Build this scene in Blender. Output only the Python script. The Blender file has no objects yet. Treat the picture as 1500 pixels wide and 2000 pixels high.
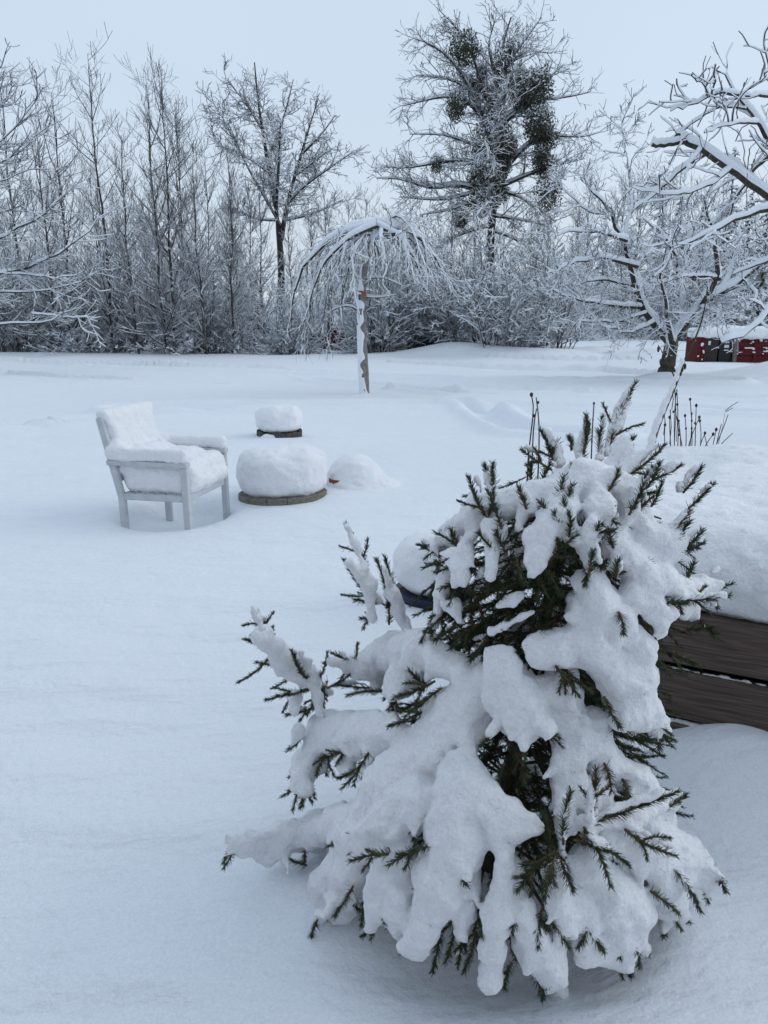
import bpy, math, random
import numpy as np
from mathutils import Vector

# ------------------------------------------------------------------ camera, sky, sun, exposure
scene = bpy.context.scene
TH = math.radians(13.93)          # downward pitch
CAMZ = 1.45
cam_d = bpy.data.cameras.new('camera')
cam_d.sensor_fit = 'VERTICAL'; cam_d.sensor_height = 36.0; cam_d.lens = 27.0
cam_d.clip_start = 0.05; cam_d.clip_end = 2000
cam = bpy.data.objects.new('camera', cam_d)
scene.collection.objects.link(cam)
cam.location = (0, 0, CAMZ); cam.rotation_euler = (math.pi/2 - TH, 0, 0)
scene.camera = cam

SUN_EL, SUN_AZ = math.radians(32), math.radians(75)
world = bpy.data.worlds.new('World'); scene.world = world; world.use_nodes = True
wn, wl = world.node_tree.nodes, world.node_tree.links
wn.clear()
sky = wn.new('ShaderNodeTexSky'); sky.sky_type = 'NISHITA'; sky.sun_disc = False
sky.sun_elevation = SUN_EL; sky.sun_rotation = SUN_AZ
sky.air_density = 1.0; sky.dust_density = 4.0; sky.ozone_density = 2.0
skm = wn.new('ShaderNodeVectorMath'); skm.operation = 'SCALE'; skm.inputs[3].default_value = 0.09
wl.new(sky.outputs[0], skm.inputs[0])
tc = wn.new('ShaderNodeTexCoord'); sep = wn.new('ShaderNodeSeparateXYZ')
wl.new(tc.outputs['Generated'], sep.inputs[0])
ramp = wn.new('ShaderNodeValToRGB')           # even cloud deck, a little paler towards the horizon
ramp.color_ramp.elements[0].position = 0.0; ramp.color_ramp.elements[0].color = (0.71, 0.79, 0.87, 1)
ramp.color_ramp.elements[1].position = 0.75; ramp.color_ramp.elements[1].color = (0.62, 0.74, 0.875, 1)
e = ramp.color_ramp.elements.new(0.25); e.color = (0.62, 0.74, 0.88, 1)
wl.new(sep.outputs['Z'], ramp.inputs[0])
cn = wn.new('ShaderNodeTexNoise'); cn.inputs['Scale'].default_value = 2.2; cn.inputs['Detail'].default_value = 3
wl.new(tc.outputs['Generated'], cn.inputs['Vector'])
cr = wn.new('ShaderNodeMapRange'); cr.inputs['To Min'].default_value = 0.95; cr.inputs['To Max'].default_value = 1.05
wl.new(cn.outputs[0], cr.inputs[0])
cm = wn.new('ShaderNodeVectorMath'); cm.operation = 'SCALE'
wl.new(ramp.outputs[0], cm.inputs[0]); wl.new(cr.outputs[0], cm.inputs[3])
mix = wn.new('ShaderNodeMix'); mix.data_type = 'RGBA'; mix.inputs[0].default_value = 0.85
wl.new(skm.outputs[0], mix.inputs[6]); wl.new(cm.outputs[0], mix.inputs[7])
bg = wn.new('ShaderNodeBackground'); bg.inputs[1].default_value = 1.0
wl.new(mix.outputs[2], bg.inputs[0])
wo = wn.new('ShaderNodeOutputWorld'); wl.new(bg.outputs[0], wo.inputs[0])

sun_d = bpy.data.lights.new('sun', 'SUN'); sun_d.energy = 0.5; sun_d.angle = math.radians(50); sun_d.color = (1.0, 0.97, 0.93)
sun = bpy.data.objects.new('sun', sun_d); scene.collection.objects.link(sun)
sdir = Vector((math.sin(SUN_AZ)*math.cos(SUN_EL), math.cos(SUN_AZ)*math.cos(SUN_EL), math.sin(SUN_EL)))
sun.rotation_euler = sdir.to_track_quat('Z', 'Y').to_euler()
sun.location = (0, 0, 30)

scene.view_settings.view_transform = 'Standard'; scene.view_settings.look = 'None'
scene.view_settings.gamma = 1.0; scene.view_settings.exposure = 0.14
scene.view_settings.use_curve_mapping = False
scene.cycles.use_denoising = True
scene.cycles.max_bounces = 6; scene.cycles.diffuse_bounces = 4

# ------------------------------------------------------------------ helpers
RNG = np.random.default_rng(7)
C = scene.collection

def ray(px, py):
    xc, yc = (px - 750)/1500.0, -(py - 1000)/1500.0
    return np.array([xc, math.cos(TH) + yc*math.sin(TH), -math.sin(TH) + yc*math.cos(TH)])

def P(px, py, Y):
    d = ray(px, py); t = Y/d[1]
    return np.array([d[0]*t, Y, CAMZ + d[2]*t])

def G(px, py, z=0.0):
    d = ray(px, py); t = (z - CAMZ)/d[2]
    return np.array([d[0]*t, d[1]*t, z])

def mesh(name, V, quads=None, tris=None, mats=(), qmat=None, tmat=None, smooth=True):
    V = np.asarray(V, dtype=np.float32).reshape(-1, 3)
    q = np.zeros((0, 4), np.int32) if quads is None or len(quads) == 0 else np.asarray(quads, np.int32)
    t = np.zeros((0, 3), np.int32) if tris is None or len(tris) == 0 else np.asarray(tris, np.int32)
    me = bpy.data.meshes.new(name)
    me.vertices.add(len(V)); me.vertices.foreach_set('co', V.ravel())
    nl = q.size + t.size; npoly = len(q) + len(t)
    me.loops.add(nl); me.polygons.add(npoly)
    me.loops.foreach_set('vertex_index', np.concatenate([q.ravel(), t.ravel()]).astype(np.int32))
    ls = np.concatenate([np.arange(len(q))*4, q.size + np.arange(len(t))*3]).astype(np.int32)
    me.polygons.foreach_set('loop_start', ls)
    mi = np.concatenate([np.zeros(len(q), np.int32) if qmat is None else np.asarray(qmat, np.int32),
                         np.zeros(len(t), np.int32) if tmat is None else np.asarray(tmat, np.int32)])
    me.polygons.foreach_set('material_index', mi)
    me.polygons.foreach_set('use_smooth', np.full(npoly, smooth))
    for m in mats: me.materials.append(m)
    me.update(calc_edges=True)
    return me

def obj(name, me, parent=None, loc=(0, 0, 0), rz=0.0, kind=None):
    o = bpy.data.objects.new(name, me); C.objects.link(o)
    o.location = loc; o.rotation_euler = (0, 0, rz)
    if parent is not None: o.parent = parent
    if kind: o['kind'] = kind
    return o

def tag(o, label, cat, group=None):
    o['label'] = label; o['category'] = cat
    if group: o['group'] = group
    return o

def thing(name, label, cat, loc=(0, 0, 0), rz=0.0, group=None):
    return tag(obj(name, None, None, loc, rz), label, cat, group)

class MB:
    """collects boxes, bars, tubes and lathes into one mesh"""
    def __init__(s): s.V = []; s.Q = []; s.T = []; s.n = 0
    def add(s, V, Q=(), T=()):
        V = np.asarray(V, float).reshape(-1, 3)
        s.V.append(V)
        if len(Q): s.Q.append(np.asarray(Q, int) + s.n)
        if len(T): s.T.append(np.asarray(T, int) + s.n)
        s.n += len(V); return s
    def bar(s, a, b, w, d, side=None, bev=0.006):
        """bevelled bar from a to b, cross-section w (along side) x d"""
        a, b = np.asarray(a, float), np.asarray(b, float)
        t = b - a; L = np.linalg.norm(t); t /= L
        if side is None: side = np.cross(t, (0, 0, 1)) if abs(t[2]) < .9 else np.array((1., 0, 0))
        side = np.asarray(side, float); side = side - t*np.dot(side, t); side /= np.linalg.norm(side)
        u = np.cross(side, t)
        bev = min(bev, w*.3, d*.3, L*.3)
        def ring(c, w2, d2, bv):
            pts = [(-w2+bv, -d2), (w2-bv, -d2), (w2, -d2+bv), (w2, d2-bv), (w2-bv, d2), (-w2+bv, d2), (-w2, d2-bv), (-w2, -d2+bv)]
            return [c + side*x + u*y for x, y in pts]
        R = ring(a, w/2-bev, d/2-bev, bev*.5) + ring(a + t*bev, w/2, d/2, bev) + ring(b - t*bev, w/2, d/2, bev) + ring(b, w/2-bev, d/2-bev, bev*.5)
        Q = []
        for k in range(3):
            for i in range(8):
                j = (i+1) % 8; Q.append((k*8+i, k*8+j, k*8+8+j, k*8+8+i))
        Q += [(7, 2, 1, 0), (6, 3, 2, 7), (5, 4, 3, 6)]
        o = 24; Q += [(o, o+1, o+2, o+7), (o+7, o+2, o+3, o+6), (o+6, o+3, o+4, o+5)]
        return s.add(R, Q)
    def box(s, x0, x1, y0, y1, z0, z1, bev=0.006):
        return s.bar(((x0+x1)/2, y0, (z0+z1)/2), ((x0+x1)/2, y1, (z0+z1)/2), x1-x0, z1-z0, (1, 0, 0), bev)
    def lathe(s, c, prof, seg=40, cap=True):
        V = []; Q = []; T = []
        n = len(prof)
        for i in range(seg):
            a = 2*math.pi*i/seg
            for r, z in prof: V.append((c[0]+r*math.cos(a), c[1]+r*math.sin(a), c[2]+z))
        for i in range(seg):
            j = (i+1) % seg
            for k in range(n-1): Q.append((i*n+k, j*n+k, j*n+k+1, i*n+k+1))
        if cap:
            V.append((c[0], c[1], c[2]+prof[-1][1])); m = len(V)-1
            for i in range(seg): T.append((i*n+n-1, ((i+1) % seg)*n+n-1, m))
        return s.add(V, Q, T)
    def tube(s, pts, rad, sides=6):
        pts = np.asarray(pts, float)[None]; rad = np.broadcast_to(np.asarray(rad, float), (pts.shape[1],))[None]
        V, Q = tubes(pts, rad, sides); return s.add(V, Q)
    def build(s, name, mat, parent=None, loc=(0, 0, 0), rz=0.0, smooth=False, kind=None):
        me = mesh(name, np.concatenate(s.V), np.concatenate(s.Q) if s.Q else None, np.concatenate(s.T) if s.T else None, [mat], smooth=smooth)
        return obj(name, me, parent, loc, rz, kind)

# ---- value noise
_TAB = np.random.default_rng(3).random((64, 64, 64)).astype(np.float32)*2 - 1
def noise3(X, Y, Z, f, seed=0):
    s = seed*17.31
    x, y, z = X*f + s, Y*f + s*1.7, Z*f + s*.6
    xi, yi, zi = np.floor(x).astype(int), np.floor(y).astype(int), np.floor(z).astype(int)
    fx, fy, fz = x-xi, y-yi, z-zi
    fx, fy, fz = fx*fx*(3-2*fx), fy*fy*(3-2*fy), fz*fz*(3-2*fz)
    def T(a, b, c): return _TAB[(xi+a) & 63, (yi+b) & 63, (zi+c) & 63]
    x00 = T(0,0,0)*(1-fx)+T(1,0,0)*fx; x10 = T(0,1,0)*(1-fx)+T(1,1,0)*fx
    x01 = T(0,0,1)*(1-fx)+T(1,0,1)*fx; x11 = T(0,1,1)*(1-fx)+T(1,1,1)*fx
    return (x00*(1-fy)+x10*fy)*(1-fz) + (x01*(1-fy)+x11*fy)*fz

# ---- signed-distance sculpting for snow
class SDF:
    def __init__(s, lo, hi, h):
        s.lo = np.asarray(lo, float); s.h = h
        s.n = np.ceil((np.asarray(hi)-s.lo)/h).astype(int)+1
        s.F = np.full(s.n, .12, np.float32)
    def win(s, lo, hi):
        a = np.clip(np.floor((np.asarray(lo)-s.lo)/s.h).astype(int), 0, s.n); b = np.clip(np.ceil((np.asarray(hi)-s.lo)/s.h).astype(int)+1, 0, s.n)
        if np.any(b <= a): return None
        ax = [(s.lo[i]+np.arange(a[i], b[i])*s.h).astype(np.float32) for i in range(3)]
        return (slice(a[0], b[0]), slice(a[1], b[1]), slice(a[2], b[2])), ax[0][:, None, None], ax[1][None, :, None], ax[2][None, None, :]
    def smin(s, sl, d, k):
        f = s.F[sl]
        h = np.clip(.5+.5*(f-d)/k, 0, 1)
        s.F[sl] = f*(1-h)+d*h - k*h*(1-h)
    def smax(s, sl, d, k):
        f = s.F[sl]; h = np.clip(.5-.5*(f-d)/k, 0, 1)
        s.F[sl] = f*(1-h)+d*h + k*h*(1-h)
    def capsule(s, a, b, ra, rb, k=.02, sz=1.0):
        a, b = np.asarray(a, float), np.asarray(b, float); m = max(ra, rb)+k+.03
        w = s.win(np.minimum(a, b)-m, np.maximum(a, b)+m)
        if w is None: return
        sl, X, Y, Z = w
        d = b-a; L2 = max((d*d).sum(), 1e-9)
        t = np.clip(((X-a[0])*d[0]+(Y-a[1])*d[1]+(Z-a[2])*d[2])/L2, 0, 1)
        dist = np.sqrt((X-a[0]-t*d[0])**2+(Y-a[1]-t*d[1])**2+((Z-a[2]-t*d[2])/sz)**2)-(ra+(rb-ra)*t)
        s.smin(sl, dist.astype(np.float32), k)
    def group(s, caps, kin, kout):
        """capsules melted into one drift, the drift set crisply against its neighbours"""
        A = np.array([np.minimum(c[0], c[1])-max(c[2], c[3])-.05 for c in caps]).min(0); Bm = np.array([np.maximum(c[0], c[1])+max(c[2], c[3])+.05 for c in caps]).max(0)
        w = s.win(A, Bm)
        if w is None: return
        sl, X, Y, Z = w
        t = SDF((0, 0, 0), (0, 0, 0), s.h); t.lo = np.array([X[0, 0, 0], Y[0, 0, 0], Z[0, 0, 0]], float); t.n = np.array([X.shape[0], Y.shape[1], Z.shape[2]]); t.F = np.full(t.n, .12, np.float32)
        for a, b, ra, rb in caps: t.capsule(a, b, ra, rb, kin)
        s.smin(sl, t.F, kout)
    def ell(s, c, r, k=.02):
        c, r = np.asarray(c, float), np.asarray(r, float); m = r+k+.03
        w = s.win(c-m, c+m)
        if w is None: return
        sl, X, Y, Z = w
        q = np.sqrt(((X-c[0])/r[0])**2+((Y-c[1])/r[1])**2+((Z-c[2])/r[2])**2)
        s.smin(sl, ((q-1)*r.min()).astype(np.float32), k)
    def rbox(s, c, half, rr, ang=0.0, k=.02, tilt=0.0):
        """rounded box turned by ang about z and leant by tilt about its own y"""
        c, half = np.asarray(c, float), np.asarray(half, float); m = np.linalg.norm(half)+k+.03
        w = s.win(c-m, c+m)
        if w is None: return
        sl, X, Y, Z = w
        x, y, z = X-c[0], Y-c[1], Z-c[2]+0*X+0*Y
        ca, sa = math.cos(ang), math.sin(ang); x, y = x*ca+y*sa, -x*sa+y*ca
        ct, st = math.cos(tilt), math.sin(tilt); x, z = x*ct - z*st, x*st + z*ct
        qx, qy, qz = np.abs(x)-half[0]+rr, np.abs(y)-half[1]+rr, np.abs(z)-half[2]+rr
        d = np.sqrt(np.maximum(qx, 0)**2+np.maximum(qy, 0)**2+np.maximum(qz, 0)**2)+np.minimum(np.maximum(qx, np.maximum(qy, qz)), 0)-rr
        s.smin(sl, d.astype(np.float32), k)
    def cutcap(s, a, b, r, k=.01):
        a, b = np.asarray(a, float), np.asarray(b, float); m = r+k+.03
        w = s.win(np.minimum(a, b)-m, np.maximum(a, b)+m)
        if w is None: return
        sl, X, Y, Z = w
        d = b-a; L2 = max((d*d).sum(), 1e-9)
        t = np.clip(((X-a[0])*d[0]+(Y-a[1])*d[1]+(Z-a[2])*d[2])/L2, 0, 1)
        dist = np.sqrt((X-a[0]-t*d[0])**2+(Y-a[1]-t*d[1])**2+(Z-a[2]-t*d[2])**2)-r
        s.smax(sl, -dist.astype(np.float32), k)
    def lumps(s, *oct):
        idx = np.nonzero(np.abs(s.F) < .045)
        X, Y, Z = [s.lo[i]+idx[i]*s.h for i in range(3)]
        v = np.zeros(len(X))
        for f, a, sd in oct: v += a*noise3(X, Y, Z, f, sd)
        s.F[idx] += v.astype(np.float32)
    def extract(s):
        F = s.F; n = F.shape
        ins = F < 0
        c = np.zeros((n[0]-1, n[1]-1, n[2]-1), np.int8)
        for i in (0, 1):
            for j in (0, 1):
                for k in (0, 1): c += ins[i:n[0]-1+i, j:n[1]-1+j, k:n[2]-1+k]
        act = (c > 0) & (c < 8)
        A = np.argwhere(act)
        idm = np.full(act.shape, -1, np.int32); idm[act] = np.arange(len(A))
        pos = np.zeros((len(A), 3)); cnt = np.zeros(len(A))
        cor = [(i, j, k) for i in (0, 1) for j in (0, 1) for k in (0, 1)]
        for p in cor:
            for ax in range(3):
                if p[ax] == 1: continue
                q = list(p); q[ax] = 1
                f0 = F[A[:, 0]+p[0], A[:, 1]+p[1], A[:, 2]+p[2]]; f1 = F[A[:, 0]+q[0], A[:, 1]+q[1], A[:, 2]+q[2]]
                m = (f0 < 0) != (f1 < 0)
                t = np.where(m, f0/np.where(m, f0-f1, 1), 0)
                pp = np.tile(np.array(p, float), (len(A), 1)); pp[:, ax] = t
                pos[m] += pp[m]; cnt[m] += 1
        V = s.lo + (A + pos/cnt[:, None])*s.h
        Qs = []
        for ax in range(3):
            o = [i for i in range(3) if i != ax]
            sl0 = [slice(None)]*3; sl1 = [slice(None)]*3
            sl0[ax] = slice(0, n[ax]-1); sl1[ax] = slice(1, n[ax])
            for i in o: sl0[i] = slice(1, n[i]-1); sl1[i] = slice(1, n[i]-1)
            a, b = ins[tuple(sl0)], ins[tuple(sl1)]
            E = np.argwhere(a != b)
            if not len(E): continue
            inside_first = a[tuple(E.T)]
            base = E.copy(); base[:, o[0]] += 1; base[:, o[1]] += 1
            def cell(d0, d1):
                cc = base.copy(); cc[:, o[0]] += d0; cc[:, o[1]] += d1
                return idm[cc[:, 0], cc[:, 1], cc[:, 2]]
            q = np.stack([cell(-1, -1), cell(0, -1), cell(0, 0), cell(-1, 0)], 1)
            flip = inside_first if ax != 1 else ~inside_first
            q[~flip] = q[~flip][:, ::-1]
            Qs.append(q)
        Q = np.concatenate(Qs); Q = Q[(Q >= 0).all(1)]
        return V, Q
    def build(s, name, mat, parent=None, grain=0.0, kind=None, sink=None):
        V, Q = s.extract()
        if grain:
            V = V + grain*np.stack([noise3(V[:, 0], V[:, 1], V[:, 2], 150, i+5) for i in range(3)], 1)
        if sink is not None: V = V - np.asarray(sink)
        return obj(name, mesh(name, V, Q, mats=[mat]), parent, kind=kind)

# ------------------------------------------------------------------ materials
def new_mat(name):
    m = bpy.data.materials.new(name); m.use_nodes = True
    n = m.node_tree.nodes; return m, n, m.node_tree.links, n['Principled BSDF']

def m_snow(name, col=(.80, .83, .87), bump=((260, .0016), (55, .004)), ss=0.0, streak=()):
    m, n, l, b = new_mat(name)
    b.inputs['Roughness'].default_value = .75
    b.inputs['Specular IOR Level'].default_value = .2
    g = n.new('ShaderNodeNewGeometry')
    prev = None
    for sc, st in bump:
        t = n.new('ShaderNodeTexNoise'); t.inputs['Scale'].default_value = sc; t.inputs['Detail'].default_value = 3
        l.new(g.outputs['Position'], t.inputs['Vector'])
        bp = n.new('ShaderNodeBump'); bp.inputs['Strength'].default_value = 1.0; bp.inputs['Distance'].default_value = st
        l.new(t.outputs[0], bp.inputs['Height'])
        if prev: l.new(prev.outputs[0], bp.inputs['Normal'])
        prev = bp
    for sx, sy, rot, st in streak:               # wind ripples
        mp = n.new('ShaderNodeMapping'); mp.vector_type = 'TEXTURE'; mp.inputs['Rotation'].default_value = (0, 0, rot); mp.inputs['Scale'].default_value = (1/sx, 1/sy, 1)
        l.new(g.outputs['Position'], mp.inputs[0])
        t = n.new('ShaderNodeTexNoise'); t.inputs['Scale'].default_value = 1; t.inputs['Detail'].default_value = 3
        l.new(mp.outputs[0], t.inputs['Vector'])
        bp = n.new('ShaderNodeBump'); bp.inputs['Strength'].default_value = 1.0; bp.inputs['Distance'].default_value = st
        l.new(t.outputs[0], bp.inputs['Height']); l.new(prev.outputs[0], bp.inputs['Normal']); prev = bp
    l.new(prev.outputs[0], b.inputs['Normal'])
    t = n.new('ShaderNodeTexNoise'); t.inputs['Scale'].default_value = 140; t.inputs['Detail'].default_value = 4
    l.new(g.outputs['Position'], t.inputs['Vector'])
    r = n.new('ShaderNodeValToRGB')
    r.color_ramp.elements[0].position = .3; r.color_ramp.elements[0].color = (col[0]*.93, col[1]*.93, col[2]*.94, 1)
    r.color_ramp.elements[1].position = .7; r.color_ramp.elements[1].color = (min(col[0]*1.05, .93), min(col[1]*1.05, .93), min(col[2]*1.05, .93), 1)
    l.new(t.outputs[0], r.inputs[0]); l.new(r.outputs[0], b.inputs['Base Color'])
    if ss:
        b.inputs['Subsurface Weight'].default_value = ss
        b.inputs['Subsurface Radius'].default_value = (.02, .025, .035); b.inputs['Subsurface Scale'].default_value = 1.0
    return m

def m_noise(name, c0, c1, scale=20, rough=.85, stretch=(1, 1, 1), bump=0.0, detail=5, spec=.3):
    m, n, l, b = new_mat(name)
    b.inputs['Roughness'].default_value = rough; b.inputs['Specular IOR Level'].default_value = spec
    tcn = n.new('ShaderNodeTexCoord'); mp = n.new('ShaderNodeMapping'); mp.inputs['Scale'].default_value = stretch
    l.new(tcn.outputs['Object'], mp.inputs[0])
    t = n.new('ShaderNodeTexNoise'); t.inputs['Scale'].default_value = scale; t.inputs['Detail'].default_value = detail
    l.new(mp.outputs[0], t.inputs['Vector'])
    r = n.new('ShaderNodeValToRGB')
    r.color_ramp.elements[0].position = .32; r.color_ramp.elements[0].color = (*c0, 1)
    r.color_ramp.elements[1].position = .68; r.color_ramp.elements[1].color = (*c1, 1)
    l.new(t.outputs[0], r.inputs[0]); l.new(r.outputs[0], b.inputs['Base Color'])
    if bump:
        bp = n.new('ShaderNodeBump'); bp.inputs['Strength'].default_value = 1; bp.inputs['Distance'].default_value = bump
        l.new(t.outputs[0], bp.inputs['Height']); l.new(bp.outputs[0], b.inputs['Normal'])
    return m

def m_wood(name, c0, c1):
    """weathered board: long grain rings along local x"""
    m, n, l, b = new_mat(name)
    b.inputs['Roughness'].default_value = .8; b.inputs['Specular IOR Level'].default_value = .25
    tcn = n.new('ShaderNodeTexCoord'); mp = n.new('ShaderNodeMapping'); mp.inputs['Scale'].default_value = (.9, 1, 9)
    oi = n.new('ShaderNodeObjectInfo')
    ad = n.new('ShaderNodeVectorMath'); ad.operation = 'ADD'
    mu = n.new('ShaderNodeVectorMath'); mu.operation = 'SCALE'; mu.inputs[0].default_value = (13, 7, 5)
    l.new(oi.outputs['Random'], mu.inputs[3]); l.new(tcn.outputs['Object'], ad.inputs[0]); l.new(mu.outputs[0], ad.inputs[1])
    l.new(ad.outputs[0], mp.inputs[0])
    w = n.new('ShaderNodeTexNoise'); w.inputs['Scale'].default_value = 1.6; w.inputs['Detail'].default_value = 1.5
    l.new(mp.outputs[0], w.inputs['Vector'])
    k = n.new('ShaderNodeMath'); k.operation = 'MULTIPLY'; k.inputs[1].default_value = 70
    l.new(w.outputs[0], k.inputs[0])
    s = n.new('ShaderNodeMath'); s.operation = 'SINE'; l.new(k.outputs[0], s.inputs[0])
    mp2 = n.new('ShaderNodeMapping'); mp2.inputs['Scale'].default_value = (4, 40, 160); l.new(ad.outputs[0], mp2.inputs[0])
    f = n.new('ShaderNodeTexNoise'); f.inputs['Scale'].default_value = 1.5; f.inputs['Detail'].default_value = 4
    l.new(mp2.outputs[0], f.inputs['Vector'])
    sm = n.new('ShaderNodeMath'); sm.operation = 'MULTIPLY_ADD'; sm.inputs[1].default_value = .07
    l.new(s.outputs[0], sm.inputs[0]); l.new(f.outputs[0], sm.inputs[2])
    r = n.new('ShaderNodeValToRGB')
    r.color_ramp.elements[0].position = .28; r.color_ramp.elements[0].color = (*c0, 1)
    r.color_ramp.elements[1].position = .75; r.color_ramp.elements[1].color = (*c1, 1)
    l.new(sm.outputs[0], r.inputs[0]); l.new(r.outputs[0], b.inputs['Base Color'])
    bp = n.new('ShaderNodeBump'); bp.inputs['Strength'].default_value = .8; bp.inputs['Distance'].default_value = .0015
    l.new(sm.outputs[0], bp.inputs['Height']); l.new(bp.outputs[0], b.inputs['Normal'])
    return m

M = {}
M['snow'] = m_snow('snow_field', bump=((180, .0015), (30, .006), (7, .010)), streak=((9, 26, .35, .006), (1.1, 4.5, .12, .045), (.25, 1.2, -.05, .08)))
M['snowc'] = m_snow('snow_cushion', (.86, .87, .89), bump=((300, .0022), (90, .005)))
M['snowt'] = m_snow('snow_branches', bump=((30, .002),))
M['bark'] = m_noise('bark_grey_brown', (.030, .026, .022), (.085, .072, .060), 9, .95, (3, 3, .6), .01)
M['bark_far'] = m_noise('bark_dark_twigs', (.040, .036, .033), (.075, .067, .060), 4, .95)
M['bark_pale'] = m_noise('bark_weeping_tree', (.13, .12, .108), (.30, .275, .25), 30, .95, (1, 1, .5), .006)
M['mistle'] = m_noise('mistletoe_leaf', (.030, .034, .022), (.085, .088, .062), 3, .7)
M['needle'] = m_noise('spruce_needle', (.016, .030, .012), (.052, .078, .030), 40, .55)
M['needle2'] = m_noise('spruce_needle_dry', (.040, .040, .014), (.10, .085, .035), 40, .6)
M['twig'] = m_noise('spruce_twig', (.07, .040, .020), (.17, .10, .05), 60, .85)
M['stalk'] = m_noise('dry_stalk', (.030, .022, .016), (.085, .060, .042), 60, .9)
M['paint'] = m_noise('grey_white_paint', (.48, .51, .525), (.58, .605, .62), 14, .55, bump=.0006)
M['plank'] = m_wood('dark_board', (.052, .038, .032), (.15, .112, .094))
M['red'] = m_noise('falu_red', (.065, .008, .009), (.12, .013, .014), 12, .8, (1, 1, 6))
M['binbrown'] = m_noise('bin_brown_plastic', (.028, .018, .014), (.040, .026, .020), 4, .45)
M['binblack'] = m_noise('bin_black_plastic', (.010, .011, .013), (.016, .017, .020), 4, .4)
M['label'] = m_noise('paper_label', (.55, .55, .55), (.75, .75, .75), 30, .6)
M['concrete'] = m_noise('ring_stone', (.13, .12, .105), (.24, .22, .19), 30, .9, (1, 1, 3), .003)
M['darktub'] = m_noise('dark_stained_staves', (.030, .029, .029), (.115, .108, .100), 30, .8, (6, 6, .6), .003)
M['navy'] = m_noise('navy_glazed', (.010, .014, .035), (.018, .024, .055), 10, .35)
M['terra'] = m_noise('rust_brown', (.16, .045, .02), (.26, .09, .045), 30, .8)
M['wound'] = m_noise('bark_wound_red', (.28, .05, .03), (.42, .12, .07), 40, .8)
M['post'] = m_noise('weathered_post', (.10, .08, .07), (.2, .17, .15), 20, .9, (1, 1, .4))
M['house'] = m_noise('house_boards', (.16, .05, .035), (.26, .085, .06), 8, .85, (3, 3, .3))
M['rust'] = m_noise('rust_orange_board', (.10, .035, .012), (.17, .06, .02), 20, .8)

# ------------------------------------------------------------------ ground: one sheet of snow
WALL_C = np.array([.595, 2.54]); WALL_D = np.array([.886, -.464]); WALL_N = np.array([.464, .886])   # garden bed corner, run, depth
CH_C = np.array([-1.585, 5.70]); CH_A = math.radians(-12)                                        # chair centre and heading
BIN_O = G(1440, 712)

def gauss(x, y, cx, cy, sx, sy=None, ang=0.0):
    sy = sx if sy is None else sy
    dx, dy = x-cx, y-cy
    c, s = math.cos(ang), math.sin(ang)
    u, v = dx*c+dy*s, -dx*s+dy*c
    return np.exp(-.5*((u/sx)**2+(v/sy)**2))

def seg_dist(x, y, pts):
    best = np.full(np.shape(x), 1e9)
    for (ax, ay), (bx, by) in zip(pts[:-1], pts[1:]):
        dx, dy = bx-ax, by-ay; t = np.clip(((x-ax)*dx+(y-ay)*dy)/(dx*dx+dy*dy), 0, 1)
        best = np.minimum(best, np.hypot(x-ax-t*dx, y-ay-t*dy))
    return best

def line_px(*pp): return [tuple(G(a, b)[:2]) for a, b in pp]
TRACKS = [(line_px((-80, 712), (260, 716), (620, 728), (900, 740), (1180, 742), (1420, 748)), .30, .07),
          (line_px((-60, 738), (180, 748), (420, 752)), .22, .04),
          (line_px((250, 806), (520, 804), (860, 795), (1040, 798), (1290, 800), (1560, 812)), .30, .06),
          (line_px((-40, 836), (260, 818), (520, 806)), .20, .035),
          (line_px((620, 742), (900, 770), (1250, 772), (1560, 782)), .25, .045),
          (line_px((-60, 702), (120, 709), (330, 716), (560, 722)), .14, -.07), (line_px((20, 726), (110, 733), (260, 744)), .10, -.045), (line_px((-20, 833), (85, 834), (130, 828), (230, 822)), .07, -.025),
          (line_px((760, 706), (960, 716), (1180, 722), (1300, 730)), .14, -.06), (line_px((960, 700), (1100, 706), (1260, 704)), .16, -.07), (line_px((760, 760), (880, 764), (1010, 760), (1150, 768)), .10, -.04),
          (line_px((900, 795), (960, 810), (1010, 840), (1180, 850)), .25, .05)]

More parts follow.
